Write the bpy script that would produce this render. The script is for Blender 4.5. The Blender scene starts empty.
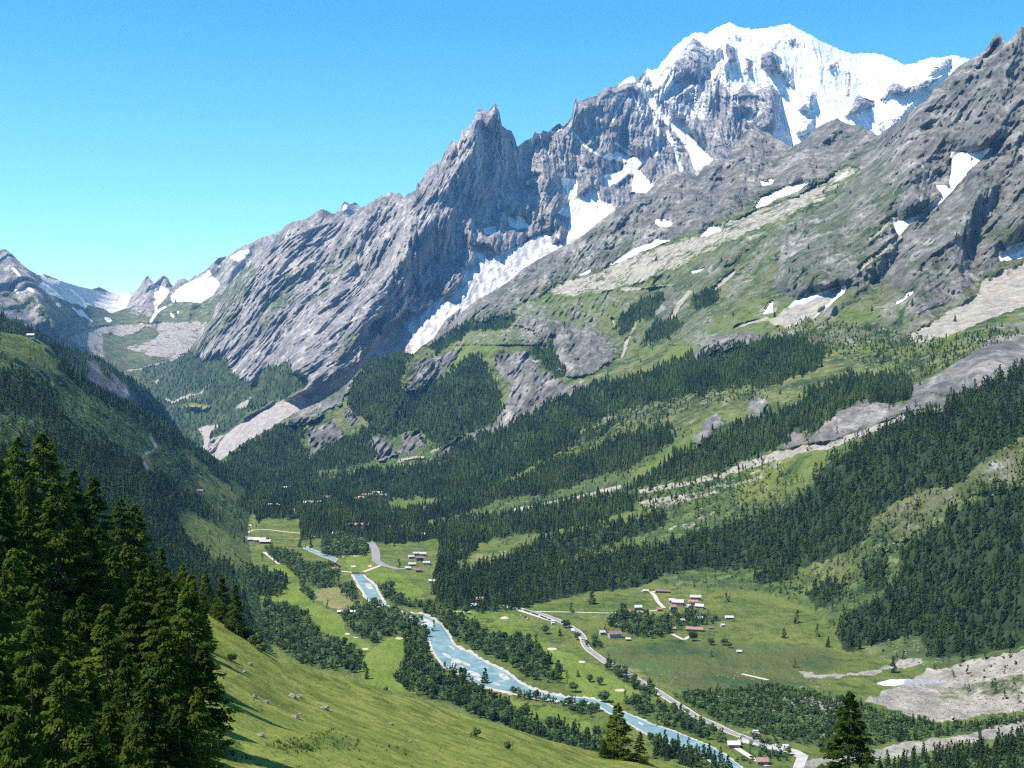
import bpy, math, random, time
import numpy as np
from mathutils import Vector, Matrix, geometry
T0 = time.time()
def log(s): print('[%.1fs] %s' % (time.time() - T0, s), flush=True)
random.seed(7); RNG = np.random.default_rng(11)
SC = bpy.context.scene; COL = SC.collection

# ------------------------------------------------------------------ camera
F = 1267.0; CX, CY = 512.0, 384.0; HORIZON = 327.0
PITCH = math.atan((CY - HORIZON) / F); CP, SP = math.cos(PITCH), math.sin(PITCH)
cd = bpy.data.cameras.new('camera'); cam = bpy.data.objects.new('camera', cd); COL.objects.link(cam)
cd.sensor_width = 36; cd.lens = F * 36 / 1024; cd.clip_start = 1; cd.clip_end = 90000
cam.rotation_euler = (math.pi / 2 - PITCH, 0, 0); SC.camera = cam

# ------------------------------------------------------------------ world and sun
HAZE = 2.6e-5
SUN_EL, SUN_AZ = 60.0, -108.0         # azimuth from the view direction (+Y), negative = left
w = bpy.data.worlds.new('World'); SC.world = w; w.use_nodes = True
nt = w.node_tree; nt.nodes.clear()
out = nt.nodes.new('ShaderNodeOutputWorld'); bg = nt.nodes.new('ShaderNodeBackground')
sky = nt.nodes.new('ShaderNodeTexSky'); sky.sky_type = 'NISHITA'; sky.sun_disc = False
sky.sun_elevation = math.radians(SUN_EL); sky.sun_rotation = math.radians(SUN_AZ)
sky.altitude = 2000; sky.air_density = 1.0; sky.dust_density = 0.3; sky.ozone_density = 2.0
hsv = nt.nodes.new('ShaderNodeHueSaturation'); hsv.inputs['Hue'].default_value = 0.478
hsv.inputs['Saturation'].default_value = 1.1; hsv.inputs['Value'].default_value = 1.0
nt.links.new(sky.outputs[0], hsv.inputs['Color'])
tcw = nt.nodes.new('ShaderNodeTexCoord'); spx = nt.nodes.new('ShaderNodeSeparateXYZ'); nt.links.new(tcw.outputs['Generated'], spx.inputs[0])
rmp = nt.nodes.new('ShaderNodeValToRGB'); nt.links.new(spx.outputs['Z'], rmp.inputs[0]); e = rmp.color_ramp.elements
e[0].position = 0.0; e[0].color = (0.58, 0.90, 1.22, 1); e[1].position = 0.45; e[1].color = (0.34, 0.72, 1.10, 1)
q = e.new(0.12); q.color = (0.44, 0.82, 1.20, 1); q = e.new(0.24); q.color = (0.27, 0.70, 1.12, 1)
tint = nt.nodes.new('ShaderNodeMix'); tint.data_type = 'RGBA'; tint.blend_type = 'MULTIPLY'; tint.inputs[0].default_value = 1
nt.links.new(hsv.outputs[0], tint.inputs[6]); nt.links.new(rmp.outputs[0], tint.inputs[7]); nt.links.new(tint.outputs[2], bg.inputs[0])
bg.inputs[1].default_value = 0.128; nt.links.new(bg.outputs[0], out.inputs[0])
sl = bpy.data.lights.new('sun', 'SUN'); sl.energy = 4.8; sl.angle = math.radians(0.5); sl.color = (1.0, 0.96, 0.9)
sun = bpy.data.objects.new('sun', sl); COL.objects.link(sun)
az, el = math.radians(SUN_AZ), math.radians(SUN_EL)
SUNV = Vector((math.sin(az) * math.cos(el), math.cos(az) * math.cos(el), math.sin(el)))
sun.rotation_euler = SUNV.to_track_quat('Z', 'Y').to_euler()
SC.view_settings.view_transform = 'Standard'; SC.view_settings.look = 'None'
SC.view_settings.exposure = 0.74; SC.view_settings.gamma = 1.0
SC.render.engine = 'CYCLES'; cy = SC.cycles
cy.use_denoising = False; cy.filter_width = 1.25; cy.denoising_prefilter = 'NONE'; cy.denoising_input_passes = 'RGB_ALBEDO_NORMAL'; cy.denoiser = 'OPENIMAGEDENOISE'; cy.use_adaptive_sampling = True; cy.adaptive_threshold = 0.02
cy.max_bounces = 5; cy.diffuse_bounces = 2; cy.glossy_bounces = 2; cy.transmission_bounces = 3; cy.volume_bounces = 0
cy.transparent_max_bounces = 4; cy.caustics_reflective = False; cy.caustics_refractive = False

# ------------------------------------------------------------------ helpers: geometry of the view and noise
FH, FS = -330.0, -0.035              # the valley floor: z = FH + FS*y
def dirs(u, v):
    zc = -(np.asarray(v, float) - CY) / F; dy = CP + zc * SP
    return (np.asarray(u, float) - CX) / F / dy, (-SP + zc * CP) / dy
def world(u, v, Y):
    a, b = dirs(u, v); Y = np.asarray(Y, float)
    return np.stack([a * Y, Y + 0 * a, b * Y], -1)
def floor_y(u, v):
    a, b = dirs(u, v)
    return FH / np.minimum(b - FS, -0.03)
_perm = np.random.default_rng(3).permutation(4096).astype(np.int32)
_g = np.random.default_rng(4).normal(size=(4096, 3)).astype(np.float32); _g /= np.linalg.norm(_g, axis=1)[:, None]
def noise3(x, y, z):
    x, y, z = (np.asarray(k, np.float32) for k in (x, y, z))
    xi, yi, zi = np.floor(x).astype(np.int32), np.floor(y).astype(np.int32), np.floor(z).astype(np.int32)
    xf, yf, zf = x - xi, y - yi, z - zi
    f = lambda t: t * t * t * (t * (t * 6 - 15) + 10)
    U, V, W = f(xf), f(yf), f(zf); r = 0
    for i in (0, 1):
        px = _perm[(xi + i) & 4095]; wx = U if i else 1 - U
        for j in (0, 1):
            py = _perm[(px + yi + j) & 4095]; wy = V if j else 1 - V
            for k in (0, 1):
                g = _g[_perm[(py + zi + k) & 4095]]; wz = W if k else 1 - W
                r = r + wx * wy * wz * (g[..., 0] * (xf - i) + g[..., 1] * (yf - j) + g[..., 2] * (zf - k))
    return r * 1.5
def fbm(x, y, z, o=4, gain=0.5, ridged=False):
    s, a, n = 0, 1.0, 0
    for i in range(o):
        v = noise3(x * 2.03**i + 17 * i, y * 2.03**i, z * 2.03**i + 5 * i)
        if ridged: v = 0.5 - np.abs(v) * 1.6
        s = s + a * v; n += a; a *= gain
    return s / n
def interp(pts, u):
    p = np.array(pts, float); return np.interp(u, p[:, 0], p[:, 1])
class TPS:
    def __init__(s, pts):
        p = np.array(pts, float); s.c = p[:, :2] / 200.0; y = np.log(p[:, 2]); n = len(p)
        d = np.linalg.norm(s.c[:, None] - s.c[None], axis=2)
        K = d * 1.0                                    # biharmonic-like kernel r
        A = np.zeros((n + 3, n + 3)); A[:n, :n] = K - np.eye(n) * 0.004; A[:n, n] = 1; A[:n, n + 1:] = s.c; A[n, :n] = 1; A[n + 1:, :n] = s.c.T
        s.w = np.linalg.solve(A, np.concatenate([y, np.zeros(3)]))
    def __call__(s, u, v):
        u = np.asarray(u, float) / 200; v = np.asarray(v, float) / 200; r = s.w[-3] + s.w[-2] * u + s.w[-1] * v
        for (a, b), k in zip(s.c, s.w[:-3]): r = r + k * np.sqrt((u - a)**2 + (v - b)**2 + 0.01)
        return np.exp(r)
def seg_dist(u, v, pts):
    best = np.full(u.shape, 1e9); 
    for (a, b), (c, d) in zip(pts[:-1], pts[1:]):
        L2 = (c - a)**2 + (d - b)**2 + 1e-9
        t = np.clip(((u - a) * (c - a) + (v - b) * (d - b)) / L2, 0, 1)
        best = np.minimum(best, np.hypot(u - a - t * (c - a), v - b - t * (d - b)))
    return best
def inside(u, v, poly):
    r = np.zeros(u.shape, bool); n = len(poly)
    for i in range(n):
        (x1, y1), (x2, y2) = poly[i], poly[(i + 1) % n]
        if y1 == y2: continue
        r ^= ((y1 > v) != (y2 > v)) & (u < (x2 - x1) * (v - y1) / (y2 - y1) + x1)
    return r
def paint(mask, u, v, poly, val=1.0):
    p = np.array(poly, float); x0, y0 = p.min(0) - 1; x1, y1 = p.max(0) + 1
    ii = np.nonzero((u > x0) & (u < x1) & (v > y0) & (v < y1))
    if len(ii[0]): 
        k = inside(u[ii], v[ii], poly); jj = tuple(q[k] for q in ii); mask[jj] = val
def line(mask, u, v, pts, w0, w1=None, val=1.0):
    w1 = w0 if w1 is None else w1; p = np.array(pts, float); x0, y0 = p.min(0) - 8; x1, y1 = p.max(0) + 8
    ii = np.nonzero((u > x0) & (u < x1) & (v > y0) & (v < y1))
    if len(ii[0]):
        uu, vv = u[ii], v[ii]; n = len(pts) - 1
        for i in range(n):
            d = seg_dist(uu, vv, pts[i:i + 2]); k = d < (w0 + (w1 - w0) * (i + .5) / n) / 2
            mask[tuple(q[k] for q in ii)] = val

# ------------------------------------------------------------------ materials
def mat(name):
    m = bpy.data.materials.new(name); m.use_nodes = True; n = m.node_tree; n.nodes.clear()
    o = n.nodes.new('ShaderNodeOutputMaterial'); b = n.nodes.new('ShaderNodeBsdfPrincipled'); n.links.new(b.outputs[0], o.inputs[0])
    b.inputs['Roughness'].default_value = 0.9; b.inputs['Specular IOR Level'].default_value = 0.15
    return m, n, b
class NB:                                              # small node builder
    def __init__(s, n): s.n = n; s.tc = n.nodes.new('ShaderNodeNewGeometry').outputs['Position']
    def noise(s, scale, detail=6, rough=0.6, vec=None, stretch=None, dist=0.0):
        x = s.n.nodes.new('ShaderNodeTexNoise'); x.inputs['Scale'].default_value = scale; x.inputs['Detail'].default_value = detail
        x.inputs['Roughness'].default_value = rough; x.inputs['Distortion'].default_value = dist
        v = vec or s.tc
        if stretch:
            m = s.n.nodes.new('ShaderNodeMapping'); m.inputs['Scale'].default_value = stretch[:3]
            if len(stretch) > 3: m.inputs['Rotation'].default_value = stretch[3:]
            s.n.links.new(v, m.inputs[0]); v = m.outputs[0]
        s.n.links.new(v, x.inputs['Vector']); return x.outputs['Fac']
    def math(s, op, a, b=0.0, c=0.0, clamp=False):
        x = s.n.nodes.new('ShaderNodeMath'); x.operation = op; x.use_clamp = clamp
        for i, k in enumerate((a, b, c)):
            if isinstance(k, (int, float)): x.inputs[i].default_value = k
            else: s.n.links.new(k, x.inputs[i])
        return x.outputs[0]
    def mix(s, f, a, b):
        x = s.n.nodes.new('ShaderNodeMix'); x.data_type = 'RGBA'
        for i, k in ((0, f), (6, a), (7, b)):
            if isinstance(k, (int, float)): x.inputs[i].default_value = k
            elif isinstance(k, tuple): x.inputs[i].default_value = (*k, 1)
            else: s.n.links.new(k, x.inputs[i])
        return x.outputs[2]
    def ramp(s, f, *stops):
        x = s.n.nodes.new('ShaderNodeValToRGB'); e = x.color_ramp.elements
        e[0].position, e[0].color = stops[0][0], (*stops[0][1], 1); e[1].position, e[1].color = stops[1][0], (*stops[1][1], 1)
        for p, c in stops[2:]: q = e.new(p); q.color = (*c, 1)
        s.n.links.new(f, x.inputs[0]); return x.outputs[0]
    def attr(s, name):
        x = s.n.nodes.new('ShaderNodeAttribute'); x.attribute_name = name
        y = s.n.nodes.new('ShaderNodeSeparateColor'); s.n.links.new(x.outputs['Color'], y.inputs[0]); return y.outputs
    def patch(s, m, n, sharp=6.0, amp=2.3):            # a cover value between 0 and 1 becomes patches with ragged edges
        a = s.math('MULTIPLY_ADD', n, amp, -0.5 * amp - 0.5); a = s.math('ADD', a, m)
        return s.math('MULTIPLY_ADD', a, sharp, 0.5, clamp=True)
    def bump(s, b, h, strength=0.5, dist=1.0):
        x = s.n.nodes.new('ShaderNodeBump'); x.inputs['Strength'].default_value = strength; x.inputs['Distance'].default_value = dist
        s.n.links.new(h, x.inputs['Height']); s.n.links.new(x.outputs[0], b.inputs['Normal'])

def land_material(name, near=False, k=1.0, rk=(0.8, 0.79, 0.76), gran=0.35):
    m, n, b = mat(name); g = NB(n)
    A, B, C_ = g.attr('cover_a'), g.attr('cover_b'), g.attr('cover_c')
    big = g.noise(0.0022 * k, 7, 0.62); mid = g.noise(0.011 * k, 8, 0.68); fine = g.noise(0.05 * k, 7, 0.7)
    streak = g.noise(0.012 * k, 8, 0.7, stretch=(1, 0.35, 0.22, 0, math.radians(35), 0), dist=0.4)
    streak2 = g.noise(0.05 * k, 6, 0.7, stretch=(1, 0.35, 0.25, 0, math.radians(35), 0))
    rock = g.ramp(streak, (0.34, (0.10, 0.10, 0.105)), (0.66, (0.56, 0.54, 0.53)), (0.45, (0.21, 0.205, 0.21)), (0.55, (0.33, 0.32, 0.315)))
    rock = g.mix(g.ramp(streak2, (0.42, (0, 0, 0)), (0.58, (1, 1, 1))), g.mix(0.6, rock, (0.065, 0.068, 0.075)), rock)
    rock = g.mix(g.ramp(big, (0.55, (0, 0, 0)), (0.70, (0.5, 0.5, 0.5))), rock, (0.36, 0.32, 0.285))
    rock = g.mix(1.0, rock, rk); rock.node.blend_type = 'MULTIPLY'
    # alpine turf with thin soil, stones and low scrub
    turf = g.ramp(mid, (0.36, (0.030, 0.058, 0.020)), (0.64, (0.155, 0.160, 0.068)), (0.5, (0.078, 0.100, 0.034)))
    turf = g.mix(g.ramp(fine, (0.55, (0, 0, 0)), (0.64, (0.85, 0.85, 0.85))), turf, (0.30, 0.28, 0.22))
    turf = g.mix(g.ramp(fine, (0.36, (0.8, 0.8, 0.8)), (0.44, (0, 0, 0))), turf, (0.018, 0.042, 0.012))
    bright = g.ramp(mid, (0.35, (0.076, 0.122, 0.022)), (0.65, (0.165, 0.186, 0.046)))
    bright = g.mix(g.ramp(fine, (0.36, (0.75, 0.75, 0.75)), (0.5, (0, 0, 0))), bright, (0.035, 0.07, 0.018)); bright = g.mix(g.ramp(fine, (0.60, (0, 0, 0)), (0.68, (0.6, 0.6, 0.6))), bright, (0.30, 0.28, 0.19))
    wood = g.ramp(fine, (0.35, (0.010, 0.026, 0.010)), (0.68, (0.040, 0.065, 0.020)))
    shrub = g.ramp(fine, (0.36, (0.020, 0.050, 0.014)), (0.62, (0.120, 0.165, 0.045)), (0.5, (0.055, 0.098, 0.026)))
    scree = g.ramp(fine, (0.32, (0.20, 0.187, 0.170)), (0.64, (0.43, 0.405, 0.370)))
    scree = g.mix(g.ramp(streak2, (0.38, (0.45, 0.45, 0.45)), (0.55, (0, 0, 0))), scree, (0.17, 0.16, 0.145))
    scree = g.mix(1.0, scree, (rk[0] / rk[0], rk[1] / rk[0], rk[2] / rk[0] * (1.06 if rk[0] > .9 else 1.0))); scree.node.blend_type = 'MULTIPLY'
    fair = g.ramp(g.noise(0.02, 4, 0.5), (0.35, (0.105, 0.170, 0.020)), (0.66, (0.165, 0.215, 0.036)))
    fair = g.mix(g.ramp(mid, (0.45, (0, 0, 0)), (0.7, (0.35, 0.35, 0.35))), fair, (0.20, 0.24, 0.07))
    dry = g.ramp(fine, (0.35, (0.16, 0.165, 0.06)), (0.65, (0.27, 0.25, 0.10)))
    marsh = g.ramp(mid, (0.35, (0.050, 0.088, 0.030)), (0.65, (0.080, 0.135, 0.042)), (0.5, (0.10, 0.115, 0.036)))
    nf = g.mix(0.3, g.mix(0.5, mid, fine), streak)
    col = turf
    for msk, c, sh in ((B[0], bright, 4), (B[2], shrub, 5), (C_[0], fair, 8), (C_[1], dry, 6), (C_[2], marsh, 4), (B[1], wood, 8), (A[2], scree, 6), (A[1], rock, 5)):
        col = g.mix(g.patch(msk, nf, sh), col, c)
    snow = g.ramp(big, (0.3, (0.66, 0.67, 0.69)), (0.7, (0.80, 0.80, 0.80)))
    snow = g.mix(g.ramp(streak2, (0.34, (0.55, 0.55, 0.55)), (0.50, (0, 0, 0))), snow, (0.50, 0.53, 0.56)); snow = g.mix(g.math('MULTIPLY', g.attr('cover_a')[2], 1.0, clamp=True), snow, (0.22, 0.23, 0.25))
    sm = g.patch(A[0], g.mix(0.6, streak, fine), 9, 1.25)
    col = g.mix(sm, col, snow)
    n.links.new(col, b.inputs['Base Color'])
    g.bump(b, g.mix(0.5, fine, streak2), 1.0, 16.0 / k if not near else 1.0)
    return m
def meadow_material():
    m, n, b = mat('hillside_grass'); g = NB(n)
    a, c, f, t = g.noise(0.025, 5, 0.6), g.noise(0.16, 6, 0.65), g.noise(1.1, 5, 0.7), g.noise(0.5, 6, 0.75, stretch=(1, 1, 3, 0, 0.4, 0))
    col = g.ramp(c, (0.38, (0.080, 0.104, 0.018)), (0.60, (0.250, 0.248, 0.056)), (0.5, (0.160, 0.185, 0.030)))
    col = g.mix(g.ramp(a, (0.40, (0, 0, 0)), (0.62, (0.6, 0.6, 0.6))), col, (0.195, 0.235, 0.040))
    col = g.mix(g.ramp(t, (0.35, (0.75, 0.75, 0.75)), (0.47, (0, 0, 0))), col, (0.040, 0.070, 0.014))
    col = g.mix(g.ramp(t, (0.60, (0, 0, 0)), (0.70, (0.6, 0.6, 0.6))), col, (0.27, 0.265, 0.105))
    col = g.mix(g.ramp(f, (0.35, (0.5, 0.5, 0.5)), (0.5, (0, 0, 0))), col, (0.06, 0.09, 0.018))
    A, B = g.attr('cover_a'), g.attr('cover_b')
    col = g.mix(g.patch(A[1], g.mix(0.5, c, f), 5), col, (0.19, 0.155, 0.12))
    col = g.mix(g.patch(B[2], g.mix(0.5, c, f), 5), col, g.ramp(f, (0.35, (0.03, 0.065, 0.012)), (0.65, (0.09, 0.15, 0.03))))
    n.links.new(col, b.inputs['Base Color']); g.bump(b, g.mix(0.5, f, t), 1.0, 0.5)
    return m
def plain(name, c, rough=0.8, var=0.25, scale=0.5, spec=0.2, metal=0.0):
    m, n, b = mat(name); g = NB(n); f = g.noise(scale, 5, 0.6)
    col = g.ramp(f, (0.3, tuple(x * (1 - var) for x in c)), (0.7, tuple(min(1, x * (1 + var)) for x in c)))
    n.links.new(col, b.inputs['Base Color']); b.inputs['Roughness'].default_value = rough
    b.inputs['Specular IOR Level'].default_value = spec; b.inputs['Metallic'].default_value = metal; return m
def leafy(name, dark, light, trans=0.35, tint=True, scale=0.6):
    m, n, b = mat(name); g = NB(n); f = g.noise(scale, 3, 0.6)
    col = g.ramp(f, (0.35, dark), (0.65, light))
    if tint:
        a = n.nodes.new('ShaderNodeAttribute'); a.attribute_name = 'tint'
        h = n.nodes.new('ShaderNodeHueSaturation'); n.links.new(col, h.inputs['Color'])
        n.links.new(g.math('MULTIPLY_ADD', a.outputs['Fac'], 1.1, 0.45), h.inputs['Value'])
        n.links.new(g.math('MULTIPLY_ADD', a.outputs['Fac'], -0.03, 0.512), h.inputs['Hue']); col = h.outputs[0]
    else:
        oi = n.nodes.new('ShaderNodeObjectInfo'); h = n.nodes.new('ShaderNodeHueSaturation'); n.links.new(col, h.inputs['Color'])
        n.links.new(g.math('MULTIPLY_ADD', oi.outputs['Random'], 0.7, 0.65), h.inputs['Value'])
        n.links.new(g.math('MULTIPLY_ADD', oi.outputs['Random'], -0.03, 0.512), h.inputs['Hue']); col = h.outputs[0]
    n.links.new(col, b.inputs['Base Color']); b.inputs['Roughness'].default_value = 0.75
    o = [x for x in n.nodes if x.type == 'OUTPUT_MATERIAL'][0]
    tr = n.nodes.new('ShaderNodeBsdfTranslucent'); n.links.new(col, tr.inputs[0]); mx = n.nodes.new('ShaderNodeMixShader')
    mx.inputs[0].default_value = trans; n.links.new(b.outputs[0], mx.inputs[1]); n.links.new(tr.outputs[0], mx.inputs[2]); n.links.new(mx.outputs[0], o.inputs[0])
    return m
M = {}
M['land'] = land_material('alpine_land', rk=(0.70, 0.70, 0.645)); M['granite'] = land_material('granite_land', rk=(1.0, 0.99, 0.99)); M['meadow'] = meadow_material()
M['needles'] = leafy('conifer_needles', (0.014, 0.038, 0.008), (0.070, 0.116, 0.016), 0.25)
M['needles_one'] = leafy('conifer_needles_single', (0.014, 0.038, 0.008), (0.070, 0.116, 0.016), 0.3, tint=False)
M['larch'] = leafy('larch_needles', (0.040, 0.084, 0.008), (0.112, 0.165, 0.016), 0.5, tint=False, scale=0.35)
M['leaves'] = leafy('broad_leaves', (0.052, 0.105, 0.030), (0.130, 0.190, 0.062), 0.38)
M['leaves_one'] = leafy('broad_leaves_single', (0.052, 0.105, 0.030), (0.130, 0.190, 0.062), 0.38, tint=False)
M['tuft'] = leafy('grass_tuft', (0.06, 0.10, 0.02), (0.17, 0.21, 0.05), 0.35)
M['bark'] = plain('bark', (0.10, 0.075, 0.055), 0.95, 0.4, 3)
M['stone'] = plain('grey_stone', (0.20, 0.18, 0.16), 0.9, 0.4, 1.2)
M['gravel'] = plain('river_gravel', (0.38, 0.36, 0.33), 0.9, 0.28, 0.12)
M['sand'] = plain('bunker_sand', (0.44, 0.37, 0.29), 0.9, 0.12, 0.3)
M['asphalt'] = plain('worn_asphalt', (0.22, 0.22, 0.215), 0.85, 0.15, 0.08)
M['track'] = plain('gravel_track', (0.44, 0.41, 0.34), 0.9, 0.2, 0.2)
M['paint'] = plain('road_paint', (0.75, 0.75, 0.72), 0.7, 0.1, 1)
M['plaster'] = plain('white_plaster', (0.42, 0.39, 0.35), 0.85, 0.1, 0.6)
M['stonewall'] = plain('stone_wall', (0.28, 0.24, 0.20), 0.9, 0.3, 1.5)
M['timber'] = plain('brown_timber', (0.14, 0.075, 0.04), 0.85, 0.3, 1.5)
M['slate'] = plain('pale_slate_roof', (0.40, 0.385, 0.375), 0.7, 0.25, 0.7)
M['darkroof'] = plain('dark_brown_roof', (0.17, 0.12, 0.12), 0.8, 0.25, 0.7)
M['redroof'] = plain('red_tile_roof', (0.30, 0.17, 0.14), 0.8, 0.25, 0.7)
M['orangeroof'] = plain('orange_tile_roof', (0.33, 0.20, 0.14), 0.8, 0.2, 0.7)
M['metalroof'] = plain('bright_metal_roof', (0.46, 0.46, 0.46), 0.5, 0.08, 0.7)
M['glass'] = plain('dark_window_glass', (0.03, 0.04, 0.05), 0.15, 0.1, 1, 0.5)
M['tyre'] = plain('tyre_rubber', (0.02, 0.02, 0.02), 0.9, 0.1, 1)
for nm, c in (('car_black', (0.02, 0.02, 0.025)), ('car_blue', (0.03, 0.05, 0.13)), ('car_silver', (0.5, 0.5, 0.52)), ('car_white', (0.8, 0.8, 0.8)), ('car_red', (0.45, 0.04, 0.03)), ('canvas_red', (0.6, 0.12, 0.07)), ('canvas_teal', (0.10, 0.45, 0.45))):
    M[nm] = plain(nm, c, 0.35, 0.03, 0.5, 0.5)
def water_material():
    m, n, b = mat('glacial_water'); g = NB(n)
    f, q = g.noise(0.05, 6, 0.65), g.noise(0.35, 5, 0.7)
    col = g.ramp(f, (0.35, (0.10, 0.195, 0.205)), (0.65, (0.20, 0.30, 0.305)))
    col = g.mix(g.ramp(g.mix(0.5, f, q), (0.56, (0, 0, 0)), (0.70, (0.6, 0.6, 0.6))), col, (0.55, 0.58, 0.58))
    n.links.new(col, b.inputs['Base Color']); b.inputs['Roughness'].default_value = 0.5; b.inputs['Specular IOR Level'].default_value = 0.2
    g.bump(b, q, 0.5, 0.3); return m
M['water'] = water_material()

# ------------------------------------------------------------------ mesh helpers
def np_mesh(name, V, Fc, m, attrs=None, smooth=True, parent=None, link=True):
    V = np.asarray(V, np.float32); Fc = np.asarray(Fc, np.int32); k = Fc.shape[1]
    me = bpy.data.meshes.new(name); me.vertices.add(len(V)); me.vertices.foreach_set('co', V.ravel())
    me.loops.add(Fc.size); me.loops.foreach_set('vertex_index', Fc.ravel())
    me.polygons.add(len(Fc)); me.polygons.foreach_set('loop_start', np.arange(0, Fc.size, k, dtype=np.int32))
    me.polygons.foreach_set('use_smooth', np.full(len(Fc), smooth))
    for an, (typ, dat) in (attrs or {}).items():
        a = me.attributes.new(an, typ, 'POINT'); a.data.foreach_set('color' if 'COLOR' in typ else 'value', np.asarray(dat, np.float32).ravel())
    me.update(calc_edges=True); me.validate() if False else None
    for q in (m if isinstance(m, list) else [m]): me.materials.append(q)
    o = bpy.data.objects.new(name, me)
    if link: COL.objects.link(o)
    if parent: o.parent = parent
    return o
def tag(o, label=None, cat=None, group=None, kind=None):
    if label: o['label'] = label
    if cat: o['category'] = cat
    if group: o['group'] = group
    if kind: o['kind'] = kind
    return o
LAYERS = {}
SOFT = dict(rock=3, scree=1, snow=1, bright=4, forest=1, shrub=4, dry=3, marsh=6)
def blur(a, n):
    for _ in range(2):
        for ax in (0, 1):
            p = np.pad(a, [(n, n) if i == ax else (0, 0) for i in (0, 1)], 'edge'); cs = np.cumsum(p, ax); cs = np.concatenate([np.zeros_like(np.take(cs, [0], ax)), cs], ax)
            L = a.shape[ax]; w_ = 2 * n + 1; a = (np.take(cs, np.arange(w_, w_ + L), ax) - np.take(cs, np.arange(L), ax)) / w_
    return a
def sheet(name, u0, u1, top, bottom, rows, yfun, cover, relief, jit=0.0, du=1.0, pad=360, back=0.16, material='land', kind='structure', step_out=8):
    """a piece of country: a grid that climbs from its foot to its crest and falls away behind the crest"""
    us = np.concatenate([np.arange(u0 - pad, u0, step_out), np.arange(u0, u1, du), np.arange(u1, u1 + pad, step_out)])
    vt = interp(top, us); vb = interp(bottom, us)
    if jit: vt = vt + jit * fbm(us * 0.22, 0 * us, 0 * us, 4, 0.65) * 2.2
    vb = np.maximum(vb, vt + 3)
    t = np.linspace(0, 1, rows)[:, None]; U = np.repeat(us[None], rows, 0); V = vb[None] + (vt - vb)[None] * t
    cov = {k: np.zeros(U.shape) for k in ('snow', 'rock', 'scree', 'bright', 'forest', 'shrub', 'fair', 'dry', 'marsh')}
    nu = fbm(U * 0.09, V * 0.09, 0 * U, 4, 0.6); nv = fbm(U * 0.09 + 50, V * 0.09, 0 * U + 9, 4, 0.6)
    Y = yfun(U, V); cover(cov, U, V, U + nu * 9, V + nv * 7, U + nu * 2.5, V + nv * 2.0)
    Y = relief(U, V, Y, cov); P = world(U, V, Y); raw = {k: cov[k].copy() for k in cov}
    for k, n_ in SOFT.items(): cov[k] = blur(cov[k], n_)
    cov['forest'] = cov['forest'] * 0.62
    dirn = P[-1].copy(); dirn[:, 2] = 0; dirn /= np.linalg.norm(dirn, axis=1)[:, None]; L = np.linalg.norm(P[-1], axis=1)[:, None]
    ext = []
    for f, dz in ((0.02, 0.006), (0.05, 0.02), (back, 0.10)):
        q = P[-1] + dirn * L * f; q[:, 2] -= L[:, 0] * dz; ext.append(q)
    PP = np.concatenate([P, np.array(ext)], 0); R, Cn = PP.shape[:2]
    def colr(a, b, c):
        d = np.stack([cov[a], cov[b], cov[c], np.ones(U.shape)], -1); return np.concatenate([d, np.repeat(d[-1:], 3, 0)], 0)
    i = np.arange(R * Cn).reshape(R, Cn)
    fc = np.stack([i[:-1, :-1], i[:-1, 1:], i[1:, 1:], i[1:, :-1]], -1).reshape(-1, 4)
    o = np_mesh(name, PP.reshape(-1, 3), fc, M[material], {'cover_a': ('FLOAT_COLOR', colr('snow', 'rock', 'scree')), 'cover_b': ('FLOAT_COLOR', colr('bright', 'forest', 'shrub')), 'cover_c': ('FLOAT_COLOR', colr('fair', 'dry', 'marsh'))})
    o['kind'] = kind
    LAYERS[name] = dict(U=U, V=V, P=P, cov=raw, Y=Y); log('%s %d x %d' % (name, R, Cn)); return o
def strokes(U, V, lst):
    d = np.zeros(U.shape)
    for pts, A, W in lst:
        p = np.array(pts, float); ii = np.nonzero((U > p[:, 0].min() - W) & (U < p[:, 0].max() + W) & (V > p[:, 1].min() - W) & (V < p[:, 1].max() + W))
        if len(ii[0]): d[ii] += A * np.clip(1 - seg_dist(U[ii], V[ii], pts) / W, 0, 1)**0.9
    return blur(d, 2)

# ================================================================== THE LAND
# ---- far head of the valley
TOP_FAR = [(-400, 225), (-60, 262), (-12, 256), (0, 250), (5, 249), (12, 254), (20, 262), (28, 269), (38, 275), (44, 274), (60, 280), (75, 285), (92, 289), (100, 287), (108, 291), (122, 294), (132, 293), (137, 290), (141, 284), (145, 278), (148, 276), (151, 280), (155, 283), (158, 278), (163, 275), (168, 278), (171, 284), (174, 287), (176, 281), (184, 278), (189, 281), (196, 275), (205, 271), (214, 262), (218, 258), (228, 256), (236, 250), (245, 245), (250, 244), (262, 237), (272, 234), (280, 231), (290, 232), (310, 226), (330, 222), (338, 210), (345, 201), (350, 204), (355, 202), (360, 206), (366, 216), (380, 225), (460, 230), (800, 260)]
yfar = TPS([(5, 249, 8800), (0, 300, 7600), (60, 280, 9500), (60, 320, 8200), (100, 290, 12500), (130, 292, 14000), (148, 277, 12400), (130, 320, 11000), (100, 335, 9800), (150, 350, 9300), (70, 345, 8500), (200, 275, 12800), (200, 310, 11400), (262, 237, 13300), (285, 228, 13500), (345, 201, 15500), (200, 335, 10200), (130, 375, 8900), (80, 380, 8000), (-100, 280, 8200), (0, 400, 6800), (250, 300, 12000), (150, 430, 8000), (-300, 240, 9000)])
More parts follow.
